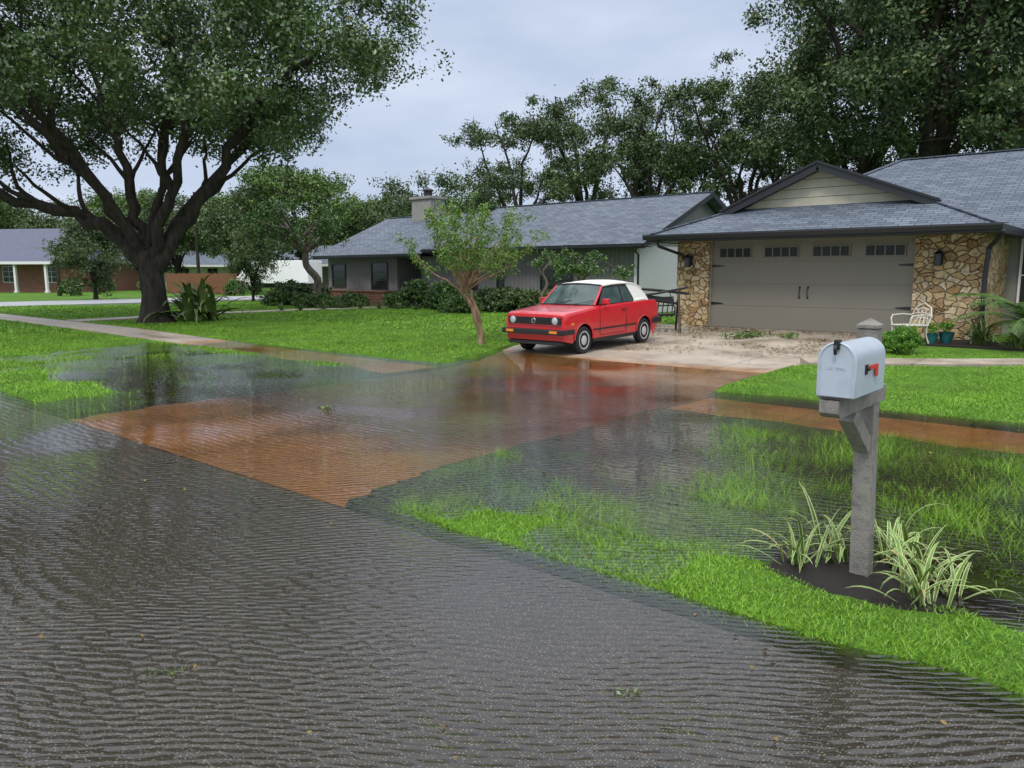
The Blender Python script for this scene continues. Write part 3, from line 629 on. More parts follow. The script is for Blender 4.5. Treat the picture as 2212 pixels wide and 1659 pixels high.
f.obj('fascia',M['trimdark'],hs,O)
gt_=MB()
def gutter(x0,x1,y): gt_.prism([(x0,y,ze),(x0,y-.12,ze+.01),(x0,y-.125,ze-.03),(x0,y-.09,ze-.12),(x0,y,ze-.12)],(x1-x0,0,0))
gutter(xl-.04,xr+.04,yf-.002); gutter(xr+.06,25,20.998); gt_.obj('gutter',M['trimdark'],hs,O)
d=MB(); d.tube([(xl+.35,yf-.05,ze-.12),(xl+.35,yf+.05,ze-.28),(-10.05,18.6,ze-.50),(-10.05,18.62,ze-.6)],.04,8); d.obj('downspout',M['trimdark'],hs,O)
d=MB(); d.tube([(xr+.0,yf+.1,ze-.12),(xr-.05,yf+.25,ze-.25),(-3.05,18.62,ze-.45),(-3.08,18.63,1.5),(-3.08,18.63,.35),(-3.0,18.5,.25)],.05,8); d.obj('downspout',M['trimdark'],hs,O)
dz=.2; X0,X1=-9.33,-4.46
g=MB(); g.box(X0,X1,18.86,18.92,dz,2.45)
for k in range(3):
    zz=dz+k*.565; g.box(X0+.01,X1-.01,18.853,18.862,zz+.01,zz+.553)
gd=g.obj('garage_door',M['door'],hs,O,bevel=.004)
for j in range(4):
    a=X0+.05+j*(X1-X0-.1)/4; b=X0+.05+(j+1)*(X1-X0-.1)/4; m_=(a+b)/2; hw=.42
    wn=MB(); wn.box(m_-hw,m_+hw,18.835,18.858,2.0,2.22); wo=wn.obj('window',M['gglass'],gd,O)
    fr=MB()
    fr.box(m_-hw-.03,m_+hw+.03,18.82,18.858,1.975,1.999);fr.box(m_-hw-.03,m_+hw+.03,18.82,18.858,2.221,2.245)
    for k in range(5): q_=m_-hw+k*hw/2; fr.box(q_-.012,q_+.012,18.822,18.834,2.0,2.22)
    fr.obj('frame',M['door'],wo,O)
for sx in (-.10,.10):
    h_=MB(); c_=(X0+X1)/2+sx; h_.tube([(c_,18.85,1.25),(c_,18.81,1.22),(c_-sx*.12,18.80,1.13),(c_,18.81,1.04),(c_,18.85,1.01)],[.016,.011,.011,.011,.016],6); h_.box(c_-.022,c_+.022,18.843,18.851,.98,1.02);h_.box(c_-.022,c_+.022,18.843,18.851,1.24,1.28); h_.obj('handle',M['black'],gd,O)
for sd,zz in ((0,1.78),(0,.82),(1,1.78),(1,.82)):
    b=X0+.03 if sd==0 else X1-.03; k=1 if sd==0 else -1
    h_=MB(); h_.prism([(b,18.85,zz-.035),(b+k*.30,18.85,zz-.012),(b+k*.34,18.85,zz),(b+k*.30,18.85,zz+.012),(b,18.85,zz+.035)],(0,-.012,0)); h_.obj('hinge',M['black'],gd,O)
tr=MB(); tr.box(X0-.0,X1,18.76,18.86,2.46,2.5); tr.box(X0,X0+.03,18.80,18.86,dz,2.45); tr.box(X1-.03,X1,18.80,18.86,dz,2.45); tr.obj('door_trim',M['stucco'],hs,O)
def sconce(x,y,z):
    s=MB(); s.box(x-.06,x+.06,y-.025,y,z-.1,z+.16); s.tube([(x,y-.02,z+.1),(x,y-.1,z+.2),(x,y-.16,z+.17)],.012,6)
    for a in (-1,1):
        for b in (-1,1): s.beam((x+a*.055,y-.16+b*.055,z-.13),(x+a*.075,y-.16+b*.075,z+.1),.012,.012)
    s.add([(x-.1,y-.26,z+.1),(x+.1,y-.26,z+.1),(x+.1,y-.06,z+.1),(x-.1,y-.06,z+.1),(x,y-.16,z+.2)],[(0,1,4),(1,2,4),(2,3,4),(3,0,4),(0,3,2,1)]); s.box(x-.06,x+.06,y-.22,y-.10,z-.15,z-.13)
    o=s.obj('wall_lamp',M['black'],hs,O); g=MB(); g.box(x-.05,x+.05,y-.21,y-.11,z-.13,z+.1); g.obj('lamp_glass',M['glass'],o,O)
sconce(-9.85,18.69,1.9); sconce(-3.95,18.69,1.9)
window(hs,O,-2.85,-1.2,.75,2.35,21.69,2,2,'trimwhite')
# ------------------------------------------------------------ grey neighbour house
O=(-23.5,24,.1); nh=empty('grey_house',O,'long grey ranch house with dark siding and shingle roof','house')
w=MB(); w.box(-33.0,-27.7,24,32.8,.0,2.52); w.box(-27.7,-26,25.4,32.8,.0,2.52); w.box(-26,-14.9,24,32.8,.0,2.52); w.obj('wall',M['sidedark'],nh,O)
w=MB(); w.box(-14.88,-14.72,24.0,33,.0,2.6); w.obj('side_wall',M['white'],nh,O)
r=MB(); yr=28.4
def gable(x0,x1,y0,y1,z0,z1):
    ym=(y0+y1)/2; r.poly([(x0,y0,z0),(x1,y0,z0),(x1,ym,z1),(x0,ym,z1)]); r.poly([(x0,ym,z1),(x1,ym,z1),(x1,y1,z0),(x0,y1,z0)])
gable(-25.2,-14.1,23.3,33.5,2.62,4.72); gable(-33.3,-25.2,23.3,33.3,2.45,4.56); ro=r.obj('roof',M['roof'],nh,O,recalc=False)
cp=MB(); cp.beam((-25.2,yr,4.73),(-14.1,yr,4.73),.22,.03); cp.beam((-33.3,28.3,4.57),(-25.2,28.3,4.57),.22,.03); cp.obj('ridge_cap',M['roof'],ro,O)
g=MB(); g.poly([(-14.7,23.5,2.60),(-14.7,33.3,2.60),(-14.7,yr,4.62)]); g.obj('gable',M['sidegable'],nh,O)
g=MB(); g.poly([(-33.02,23.5,2.45),(-33.02,33,2.45),(-33.02,28.3,4.45)]); g.obj('gable',M['sidegable'],nh,O)
f=MB()
for x,z0,z1,y0,y1 in ((-14.1,2.62,4.72,23.3,33.5),(-25.22,2.62,4.72,23.3,33.5),(-33.3,2.45,4.56,23.3,33.3)):
    ym=(y0+y1)/2; f.beam((x,y0,z0-.10),(x,ym,z1-.09),.05,.19); f.beam((x,y1,z0-.10),(x,ym,z1-.09),.05,.19)
f.box(-25.2,-14.13,23.28,23.32,2.45,2.61); f.box(-33.27,-25.25,23.28,23.32,2.28,2.44); f.box(-25.2,-14.15,23.34,24.0,2.50,2.53); f.box(-33.2,-25.25,23.34,24.0,2.33,2.36); f.obj('fascia',M['trimdark'],nh,O)
gt_=MB(); gt_.box(-25.2,-14.1,23.18,23.277,2.50,2.60); gt_.box(-33.3,-25.25,23.18,23.277,2.34,2.43); gt_.obj('gutter',M['trimdark'],nh,O)
d=MB(); d.tube([(-14.3,23.25,2.5),(-14.6,23.6,2.35),(-14.66,23.92,2.25),(-14.66,23.93,.2)],.04,6); d.obj('downspout',M['trimdark'],nh,O)
for x0,x1,z0,z1 in ((-32.6,-31.6,.95,2.0),(-29.5,-28.4,.85,2.05),(-23.6,-22.6,.9,2.05),(-19.1,-17.6,1.0,2.05),(-21.4,-21.1,1.0,2.2)): window(nh,O,x0,x1,z0,z1,23.99,1,3)
window(nh,O,28.2,29.0,1.5,2.05,-14.71,1,1,'trimdark','x')
d=MB(); d.box(-27.4,-26.45,25.33,25.39,.12,2.15); dd=d.obj('door',M['carblack'],nh,O); k=MB(); k.revolve([(.03,0),(.035,.03),(.02,.05)],(-27.25,25.33,1.1),(0,-1,0),10); k.obj('handle',M['chrome'],dd,O)
b=MB(); b.box(-33.0,-27.8,23.3,23.98,.0,.72); b.box(-33.05,-27.75,23.25,23.98,.72,.78); b.obj('brick_planter',M['brick'],nh,O)
b=MB(); b.box(-26,-14.9,23.95,23.99,.0,.65); b.obj('brick_base',M['brick'],nh,O)
c=MB(); c.box(-30.6,-29.2,27.6,28.6,4.0,5.35); c.box(-30.7,-29.1,27.5,28.7,5.351,5.48); c.obj('chimney',M['sidegable'],ro,O)
c=MB(); c.revolve([(.22,0),(.22,.3),(.3,.3),(.3,.36),(.12,.46)],(-29.9,28.1,5.48),(0,0,1),12); c.obj('chimney_cap',M['trimdark'],ro,O)
def farhouse(px,cy,L,Dp,wallm,roofm,label,rot,hz=4.6,posts=True):
    x,y=at(px,cy); e=empty('far_house',(x,y,.1),label,'house',(0,0,rot))
    w=MB(); w.box(-L/2,L/2,0,Dp,-.1,2.5); w.obj('wall',M[wallm],e)
    r=MB(); a,b=-L/2-.6,L/2+.6; r.poly([(a,-1.6,2.35),(b,-1.6,2.35),(b-3.2,Dp/2,hz),(a+3.2,Dp/2,hz)]); r.poly([(b,-1.6,2.35),(b,Dp+.6,2.35),(b-3.2,Dp/2,hz)]); r.poly([(a,Dp+.6,2.35),(a,-1.6,2.35),(a+3.2,Dp/2,hz)]); r.poly([(b,Dp+.6,2.35),(a,Dp+.6,2.35),(a+3.2,Dp/2,hz),(b-3.2,Dp/2,hz)])
    r.box(a,b,-1.64,-1.605,2.16,2.36); r.obj('roof',M[roofm],e,recalc=False)
    f=MB(); f.box(a,b,-1.70,-1.645,2.16,2.37); f.obj('fascia',M['trimwhite'],e)
    for q in np.linspace(-L/2+1,L/2-1.5,4): window(e,(0,0,0),q,q+1.1,.8,2.0,0,2,3,'trimwhite')
    if posts:
        for q in np.linspace(-L/2+.2,L/2-.2,6):
            p_=MB(); p_.box(q-.09,q+.09,-1.5,-1.32,.151,2.16); p_.box(q-.13,q+.13,-1.54,-1.28,-.1,.15); p_.obj('porch_post',M['trimwhite'],e)
farhouse(-20,62,14,9,'brick','roof2','brick house with lavender roof and white porch posts',math.radians(30),5.2)
farhouse(190,84,12,8,'brick','roof2','low brick house behind a far lawn',math.radians(40),4,False)
farhouse(650,80,11,8,'stucco','roof','small tan house with dark roof beyond white truck',math.radians(30),4.4,False)
farhouse(430,86,12,8,'white','roof','pale house with grey roof beyond fence',math.radians(40),4,False)
x0,y0=at(366,58); x1,y1=at(512,54); e=empty('wooden_fence',(x0,y0,.1),'brown wooden privacy fence across the far yard','fence')
f=MB(); n=40
for i in range(n):
    t0=i/n; t1=(i+.92)/n; f.beam(((x1-x0)*t0,(y1-y0)*t0,.75),((x1-x0)*t1,(y1-y0)*t1,.75),.02,1.4+.04*(i%3))
f.obj('panel',M['fence'],e)
for i in range(6):
    t=i/5; p_=MB(); p_.box((x1-x0)*t-.06,(x1-x0)*t+.06,(y1-y0)*t+.03,(y1-y0)*t+.15,-.1,1.5); p_.obj('post',M['fence'],e)
for px,cy,hh in ((436,66,8.2),(523,78,7.2)):
    x,y=at(px,cy); e=empty('utility_pole',(x,y,.1),'tall wooden utility pole with crossarm','utility pole',group='utility poles')
    p_=MB(); p_.tube([(0,0,-.2),(0,0,hh)],[.16,.11],8); p_.obj('pole',M['bark'],e)
    p_=MB(); p_.box(-1,1,-.06,.06,hh-.7,hh-.58); p_.obj('crossarm',M['bark'],e)
    for q in (-.8,0.5,.8): p_=MB(); p_.revolve([(.05,0),(.07,.08),(.03,.16)],(q,0,hh-.575),(0,0,1),8); p_.obj('insulator',M['trimwhite'],e)
# ------------------------------------------------------------ vehicles
def wheel(par,x,y,z,r,w,side,rimm='rim'):
    t=MB(); t.revolve([(r*.66,-w/2+.01),(r*.9,-w/2),(r,-w/2+.03),(r,w/2-.03),(r*.9,w/2),(r*.66,w/2-.01)],(x,y,z),(side,0,0),32)
    e=t.obj('wheel',M['rubber'],par,smooth=40)
    m_=MB(); m_.revolve([(r*.67,w/2-.035),(r*.67,w/2-.005),(r*.60,w/2-.005),(r*.52,w/2-.025),(r*.3,w/2-.005),(r*.12,w/2+.002),(.001,w/2+.006)],(x,y,z),(side,0,0),32)
    o=m_.obj('rim',M[rimm],e,smooth=30)
    s=MB()
    for k in range(8):
        a=k*math.pi/4+.2; c=(x+side*(w/2-.012),y+math.cos(a)*r*.47,z+math.sin(a)*r*.47); s.revolve([(.024,0),(.024,.010)],c,(side,0,0),10)
    s.obj('rim_slots',M['carblack'],e)
def car(root,paint,top='softtop'):
    arch=(-1.2,1.2); ys=set(list(np.linspace(-1.86,1.88,40)))
    for a in arch:
        for q in np.linspace(-math.pi/2,math.pi/2,19): ys.add(a+.335*math.sin(q))
    ys=sorted(ys); rows=[]
    for y in ys:
        zb=.24 if y>-1.6 else .24+.06*(-1.6-y)/.26
        if y>1.6: zb=.24+.08*(y-1.6)/.28
        for a in arch:
            if abs(y-a)<.335: zb=max(zb,.275+math.sqrt(max(0,.335**2-(y-a)**2)))
        zt=float(np.interp(y,[-1.86,-1.84,-1.78,-1.3,-.74,0,1.40,1.55,1.80,1.88],[.80,.825,.84,.878,.925,.935,.95,.935,.92,.87]))
        T=float(np.interp(y,[-1.86,-1.83,-1.6,-1.1,1.2,1.65,1.82,1.88],[.965,.985,.993,1,1,.985,.965,.94]))
        zz=lambda v,k:max(v,zb+k)
        pr=[(.775,zb),(.79,zz(.36,.004)),(.803,zz(.50,.008)),(.808,zz(.60,.012)),(.808,zz(.70,.016)),(.80,min(zt-.085,.82)),(.790,zt-.040),(.770,zt-.010),(.73,zt+.002),(.45,zt+.008),(0,zt+.010)]
        rows.append([(x*T,y,z) for x,z in pr]+[(-x*T,y,z) for x,z in pr[-2::-1]])
    b=MB(); n=len(rows[0]); vs=[v for r_ in rows for v in r_]
    fs=[(i*n+j,i*n+j+1,(i+1)*n+j+1,(i+1)*n+j) for i in range(len(rows)-1) for j in range(n-1)]
    fs.append(tuple(range(n))); fs.append(tuple(range((len(rows)-1)*n,len(rows)*n))[::-1]); b.add(vs,fs)
    b.obj('body',M[paint],root,smooth=28)
    u=MB(); u.box(-.62,.62,-1.78,1.78,.2,.74); u.box(-.74,.74,-.84,.84,.2,.5); u.obj('chassis',M['carblack'],root)
    px=lambda z:.735-(z-.94)*.36
    for sx in (1,-1):
        S=lambda y,z,o=0:(sx*(px(z)+o),y,z)
        g=MB(); g.prism([S(-.54,.95),S(-.24,1.27),S(.36,1.30),S(.36,.95)],(-sx*.01,0,0)); g.obj('side_window',M['carglass'],root)
        g=MB(); g.prism([S(.42,.95),S(.42,1.295),S(.66,1.28),S(.80,1.02),S(.79,.95)],(-sx*.01,0,0)); g.obj('side_window',M['carglass'],root)
        f=MB()
        for P_ in ([(-.56,.945),(-.24,1.285),(.39,1.31),(.67,1.29),(.82,1.01),(.80,.945),(-.56,.945)],[(.39,.95),(.39,1.305)]):
            f.tube([S(a,b_,.004) for a,b_ in P_],.013,6)
        f.obj('window_seal',M['carblack'],root)
        f=MB(); f.tube([(sx*.715,-.72,.93),(sx*.665,-.49,1.12),(sx*.61,-.28,1.31)],[.03,.026,.022],8); f.obj('windshield_pillar',M[paint],root)
        f=MB(); f.box(sx*.812-.006,sx*.812+.006,-.86,.84,.445,.475)
        f.obj('side_moulding',M['carblack'],root)
        f=MB(); f.box(sx*.775-.012,sx*.775+.012,-.84,.84,.22,.28); f.obj('sill_trim',M['carblack'],root)
        f=MB()
        for y in (-.62,.42): f.tube([(sx*.806,y,.34),(sx*.811,y,.6),(sx*.803,y+.0,.82),(sx*.78,y,.915)],.0045,4)
        f.tube([(sx*.806,-.62,.33),(sx*.806,.42,.33)],.0045,4); f.obj('door_seam',M['carblack'],root)
        f=MB(); f.box(sx*.815-.015,sx*.815+.015,.22,.36,.795,.82); f.obj('door_handle',M['carblack'],root,bevel=.004)
        f=MB(); f.box(sx*.85-.075,sx*.85+.075,-.50,-.42,.955,1.06); f.tube([(sx*.74,-.47,.95),(sx*.80,-.46,.98)],.02,6); f.obj('side_mirror',M[paint],root,bevel=.02)
        f=MB(); f.box(sx*.80-.008,sx*.80+.008,-1.66,-1.56,.60,.645); f.obj('side_marker_lamp',M['amber'],root)
        f=MB(); f.box(sx*.80-.008,sx*.80+.008,1.60,1.70,.60,.645); f.obj('side_marker_lamp',M['red'],root)
        for a in arch:
            f=MB(); f.tube([(sx*.80,a+.338*math.sin(q),.275+.338*math.cos(q)) for q in np.linspace(-1.5,1.5,15)],.012,6); f.obj('wheel_arch_trim',M[paint],root)
        for a in arch: wheel(root,sx*.72,a,.275,.275,.17,sx)
    f=MB(); f.tube([(-.61,-.28,1.315),(-.3,-.305,1.34),(0,-.315,1.35),(.3,-.305,1.34),(.61,-.28,1.315)],.022,8); f.obj('windshield_frame',M['carblack'],root)
    f=MB(); f.tube([(-.71,-.72,.93),(-.35,-.76,.94),(0,-.78,.943),(.35,-.76,.94),(.71,-.72,.93)],.018,8); f.obj('cowl',M['carblack'],root)
    g=MB(); vs=[]
    for i,t in enumerate((0,.5,1)):
        y0=-.72*(1-t)+-.28*t; z0=.94*(1-t)+1.32*t; hx=.70*(1-t)+.60*t
        for k in range(-4,5): q_=k/4; vs.append((hx*q_,y0-.055*(1-q_*q_)*(1-.4*t),z0+.03*(1-q_*q_)*t))
    g.add(vs,[(i*9+j,i*9+j+1,(i+1)*9+j+1,(i+1)*9+j) for i in range(2) for j in range(8)]); g.obj('windshield',M['carglass'],root,smooth=60)
    s=MB(); st=[(-.29,1.310,.05),(.1,1.335,.065),(.4,1.34,.07),(.7,1.335,.068),(.95,1.315,.065),(1.13,1.27,.06),(1.27,1.19,.055),(1.38,1.08,.05),(1.45,.965,.035)]
    vs=[]
    for y,ze_,cr in st:
        ex=px(ze_)+.014
        for k in range(-8,9): q_=k/8; vs.append((ex*q_, y+(.11*(1-q_*q_) if y>1.0 else (-.03*(1-q_*q_) if y<0 else 0)), ze_+cr*(1-abs(q_)**2.8)))
    n=17; s.add(vs,[(i*n+j,i*n+j+1,(i+1)*n+j+1,(i+1)*n+j) for i in range(len(st)-1) for j in range(n-1)])
    for sx in (1,-1): s.prism([(sx*(px(z)+.008),y,z) for y,z in [(.68,1.29),(.75,1.33),(.95,1.315),(1.13,1.27),(1.27,1.19),(1.38,1.08),(1.45,.965),(1.45,.94),(.82,.945),(.84,1.01)]],(-sx*.02,0,0)); s.tube([(sx*(px(z)+.010),y,z) for y,z,_ in st[:7]],.02,6)
    s.tube([(.745,.84,.955),(.735,1.25,.965),(.66,1.50,.972),(.3,1.60,.985),(-.3,1.60,.985),(-.66,1.50,.972),(-.735,1.25,.965),(-.745,.84,.955)],.032,8)
    s.obj('soft_top',M[top],root,smooth=50)
    g=MB(); g.prism([(-.38,1.36,1.23),(.38,1.36,1.23),(.44,1.53,1.05),(-.44,1.53,1.05)],(0,.03,.03)); g.obj('rear_window',M['carglass'],root)
    f=MB(); f.box(-.70,.70,-1.885,-1.855,.615,.755)
    fo=f.obj('grille',M['carblack'],root)
    f=MB()
    for k in range(5): z=.630+k*.025; f.box(-.42,.42,-1.893,-1.886,z,z+.007)
    f.obj('grille_bar',M['carblack'],fo)
    f=MB(); f.box(-.71,.71,-1.892,-1.875,.757,.765); f.box(-.71,.71,-1.892,-1.875,.603,.611); f.obj('grille_trim',M['carred'],fo)
    for sx in (1,-1):
        f=MB(); f.revolve([(.080,-.0),(.080,.02),(.072,.024)],(sx*.56,-1.88,.685),(0,-1,0),28); h_=f.obj('headlight',M['chrome'],root,smooth=30)
        f=MB(); f.revolve([(.071,.0),(.066,.010),(.043,.018),(.001,.021)],(sx*.56,-1.898,.685),(0,-1,0),28); f.obj('lens',M['lens'],h_,smooth=50)
    f=MB(); f.box(-.81,.81,-1.985,-1.87,.425,.525)
    for sx in (1,-1): f.box(min(sx*.825,sx*.785),max(sx*.825,sx*.785),-1.95,-1.56,.425,.524)
    f.obj('bumper',M['carblack'],root,bevel=.015)
    for sx in (1,-1): f=MB(); f.box(min(sx*.48,sx*.68),max(sx*.48,sx*.68),-1.992,-1.984,.455,.505); f.obj('turn_signal',M['amber'],root)
    f=MB(); f.box(-.81,.81,1.87,1.985,.415,.545)
    for sx in (1,-1): f.box(min(sx*.825,sx*.785),max(sx*.825,sx*.785),1.56,1.95,.415,.544)
    f.obj('bumper',M['carblack'],root,bevel=.015)
    f=MB(); f.box(-.70,.70,-1.90,-1.80,.22,.28); f.obj('valance',M['carblack'],root)
    f=MB(); f.tube([(.052*math.cos(a),-1.898,.685+.052*math.sin(a)) for a in np.linspace(0,2*math.pi,25)],.0055,6)
    for pts in ([(-.022,.045),(0,.006),(.022,.045)],[(-.042,.025),(-.021,-.042),(0,-.002),(.021,-.042),(.042,.025)]): f.tube([(a,-1.898,.685+b_) for a,b_ in pts],.0055,5)
    f.obj('emblem',M['chrome'],fo)
    for sx in (-.28,.25):
        f=MB(); f.tube([(sx,-.82,.955),(sx+.16,-.76,.985),(sx+.42,-.66,1.03)],.007,5); f.obj('wiper',M['carblack'],root)
    for sx in (1,-1): f=MB(); f.box(min(sx*.45,sx*.70),max(sx*.45,sx*.70),1.845,1.885,.62,.74); f.obj('tail_light',M['red'],root)
e=empty('parked_car',(-9.55,13.55,.05),'red compact convertible with closed cream soft top on driveway','car',(math.radians(1.65),0,0)); e.scale=(.94,.94,.99)
car(e,'carred')
x,y=at(598,56); e=empty('box_truck',(x,y,.12),'white box truck parked on the side street','truck',(0,0,math.radians(-62)))
b=MB(); b.box(-1.1,1.1,-1.2,3.2,.75,2.35); b.obj('cargo_box',M['white'],e,bevel=.04)
b=MB(); b.prism([(-.95,-1.25,.5),(-.95,-2.9,.5),(-.95,-2.9,1.1),(-.95,-2.3,1.25),(-.95,-1.9,1.9),(-.95,-1.25,1.95)],(1.9,0,0)); cb=b.obj('cab',M['white'],e,bevel=.04)
b=MB(); b.prism([(-.8,-2.33,1.28),(-.8,-1.95,1.83),(.8,-1.95,1.83),(.8,-2.33,1.28)],(0,-.02,.01)); b.obj('windshield',M['glass'],cb)
b=MB(); b.box(-.5,.5,-2.6,3.1,.45,.74); b.obj('chassis',M['carblack'],e)
for sx in (-1,1):
    for yy in (-2.2,2.2): wheel(e,sx*.9,yy,.38,.38,.25,sx)
# ------------------------------------------------------------ mailbox
bx,by=-1.14,4.18; zb=-.02
root=empty('mailbox_post',(bx,by,zb),'weathered grey wooden post with arm and brace','mailbox post')
p_=MB(); L=lambda t:(-.035*t,-.02*t)
dx,dy=L(1.0); w_=.047
vs=[]
for z,k in ((-.15,0),(1.34,1.0)):
    ox,oy=L(k); vs+=[(ox-w_,oy-w_,z),(ox+w_,oy-w_,z),(ox+w_,oy+w_,z),(ox-w_,oy+w_,z)]
p_.add(vs,[(0,3,2,1),(4,5,6,7),(0,1,5,4),(1,2,6,5),(2,3,7,6),(3,0,4,7)]); p_.obj('post',M['post'],root,bevel=.004)
p_=MB(); c=w_+.006; p_.box(dx-c,dx+c,dy-c,dy+c,1.342,1.36); p_.add([(dx-c,dy-c,1.36),(dx+c,dy-c,1.36),(dx+c,dy+c,1.36),(dx-c,dy+c,1.36),(dx,dy,1.395)],[(0,1,4),(1,2,4),(2,3,4),(3,0,4)]); p_.obj('post_cap',M['post'],root,bevel=.003)
p_=MB(); p_.prism([(-.058,-.60,.965),(-.058,-.64,.99),(-.058,-.64,1.05),(-.058,.10,1.05),(-.058,.10,.965)],(.088,0,0)) ; p_.box(-.075,.07,-.62,-.18,1.051,1.067); p_.obj('arm',M['post'],root,bevel=.003)
p_=MB(); p_.beam((-.02,-.34,.945),(-.02,-.06,.74),.08,.075,up=(1,0,0)); p_.obj('brace',M['post'],root,bevel=.003)
BX=bx+.014; Y0,Y1=by-.655,by-.20; ZB=zb+1.068
mr=empty('mailbox',(BX,(Y0+Y1)/2,ZB),'pale blue-grey domed metal mailbox with red flag lowered','mailbox')
def archpts(w,h,y,n=16):
    r_=w/2; pts=[(w/2,y,0)]
    for i in range(n+1): a=math.pi*i/n; pts.append((r_*math.cos(a),y,h-r_+r_*math.sin(a)))
    pts.append((-w/2,y,0)); return pts
hl=(Y1-Y0)/2; mw,mh=.170,.25
b=MB(); b.prism(archpts(mw-.01,mh-.006,-hl+.02),(0,2*hl-.02,0)); b.obj('shell',M['mailbox'],mr,smooth=35)
b=MB(); b.prism(archpts(mw,mh,-hl),(0,.03,0)); dr=b.obj('door',M['mailbox'],mr,smooth=35,bevel=.004)
b=MB(); b.tube([(a[0]*.86,-hl-.001,.012+a[2]*.93) for a in archpts(mw,mh,-hl)],.0035,5); b.obj('door_rib',M['mailbox'],dr)
b=MB(); b.box(-.012,.012,-hl-.02,-hl+.02,.215,.260); b.tube([(0,-hl-.02,.235),(0,-hl-.034,.22),(0,-hl-.024,.195)],.008,6); b.obj('latch',M['black'],dr,bevel=.004)
b=MB(); b.box(mw/2-.004,mw/2,-.085,-.05,.095,.14,0); b.revolve([(.009,0),(.009,.010)],(mw/2,-.06,.12),(1,0,0),12); b.obj('flag_bracket',M['black'],mr)
b=MB(); b.box(mw/2+.002,mw/2+.006,-.045,.085,.114,.134); b.box(mw/2+.002,mw/2+.006,.05,.085,.075,.114); b.obj('flag',M['red'],mr)
tc=bpy.data.curves.new('t','FONT'); tc.body='U.S. MAIL'; tc.size=.022; tc.extrude=.0012; tc.align_x='CENTER'
to=bpy.data.objects.new('t',tc); COL.objects.link(to); bpy.context.view_layer.update()
tme=bpy.data.meshes.new_from_object(to); bpy.data.objects.remove(to); tme.materials.append(M['mailbox'])
o=link('embossed_lettering',tme,dr,(0,-hl-.001,.125)); o.rotation_euler=(math.pi/2,0,0)
sm=MB(); n=48; vs=[(bx,by-.02,float(H(bx,by))+.02)]
for k,(rr,dz_) in enumerate(((.25,.014),(.5,.010),(.75,.004),(.9,-.002),(1.05,-.03))):
    for j in range(n):
        a=2*math.pi*j/n; q_=rr*(1+.10*math.sin(3*a+k*.4)+.08*math.sin(5*a+1)+.05*math.sin(11*a+k)); x=bx+.04+.70*q_*math.cos(a); y=by+.02+.44*q_*math.sin(a); vs.append((x,y,float(H(x,y))+dz_+.006*float(vn(x,y,14))))
fs=[(0,1+j,1+(j+1)%n) for j in range(n)]
for k in range(4):
    for j in range(n): fs.append((1+k*n+j,1+(k+1)*n+j,1+(k+1)*n+(j+1)%n,1+k*n+(j+1)%n))
sm.add(vs,fs); tag(sm.obj('soil_mound',M['soil'],smooth=80),'dark wet soil mound around the mailbox post','soil',kind='structure')
sm=MB(); sm.box(-4.3,10,17.0,18.69,.0,.19); tag(sm.obj('planting_bed',M['soil']),'mulched planting bed along the stone wall','soil',kind='structure')
# ------------------------------------------------------------ furniture
e=empty('garden_chair',(-4.1,17.2,.18),'ornate white metal garden chair by the stone wall','chair',(0,0,math.radians(-35))); e.scale=(.92,.92,.86)
s=MB()
for i in range(9): q_=-.24+.06*i; s.tube([(q_,-.24,.43),(q_,.22,.43)],.009,5)
for i in range(5): q_=-.24+.115*i; s.tube([(-.25,q_,.43),(.25,q_,.43)],.009,5)
s.tube([(-.26,-.26,.43),(.26,-.26,.43),(.26,.24,.43),(-.26,.24,.43),(-.26,-.26,.43)],.015,6); s.obj('seat',M['chairwhite'],e)
s=MB(); ar=[(-.26,.24,.43),(-.28,.30,.65),(-.22,.34,.84),(0,.36,.95),(.22,.34,.84),(.28,.30,.65),(.26,.24,.43)]; s.tube(ar,.016,6)
for i in range(7): q_=-.21+.07*i; s.tube([(q_,.25,.43),(q_*.6+.04*(-1)**i,.31,.62),(q_*1.0,.345,.86-abs(q_)*.3)],.011,5)
for z,h in ((.56,.26),(.68,.27),(.79,.22)): s.tube([(-h,.29,z),(0,.31,z+.05),(h,.29,z)],.011,5)
s.obj('backrest',M['chairwhite'],e)
for sx in (-1,1):
    s=MB(); s.tube([(sx*.26,.28,.66),(sx*.31,.05,.68),(sx*.31,-.2,.66),(sx*.29,-.25,.58),(sx*.26,-.24,.43)],.016,6); s.obj('armrest',M['chairwhite'],e)
    for yy in (-.24,.23): s=MB(); s.tube([(sx*.25,yy,.43),(sx*.24,yy*1.02,.2),(sx*.28,yy*1.2,0)],[.018,.016,.02],6); s.obj('leg',M['chairwhite'],e)
e=empty('patio_swing',(-10.05,16.9,.15),'black metal patio swing frame with slatted seat tipped beside garage','garden furniture',(0,0,math.radians(36)))
for sx in (-.75,.75):
    s=MB(); s.tube([(sx,-.42,0),(sx,-.05,1.0),(sx,.38,0)],.028,6); s.tube([(sx,-.28,.42),(sx,.25,.42)],.022,6); s.obj('leg',M['black'],e)
s=MB(); s.tube([(-1.0,-.05,1.12),(.3,-.05,1.02),(1.0,-.05,.94)],.036,6); s.tube([(-1.0,-.2,.98),(-.2,-.12,.84),(.7,-.1,.70)],.034,6); s.tube([(-.9,-.2,.80),(.2,-.16,.95),(.95,-.1,1.10)],.03,6); s.tube([(-.95,-.12,1.26),(-.75,-.05,1.0)],.028,6); s.beam((-.8,-.1,.93),(.6,-.1,.76),.04,.15); s.obj('crossbar',M['black'],e)
s=MB()
for i in range(11): q_=-.60+.12*i; s.tube([(q_,-.22,.40),(q_,.10,.36),(q_+.06,.22,.80)],.015,5)
for z,y in ((.40,-.22),(.36,.1),(.60,.16),(.80,.22)): s.tube([(-.64,y,z),(.66,y,z+.05)],.02,6)
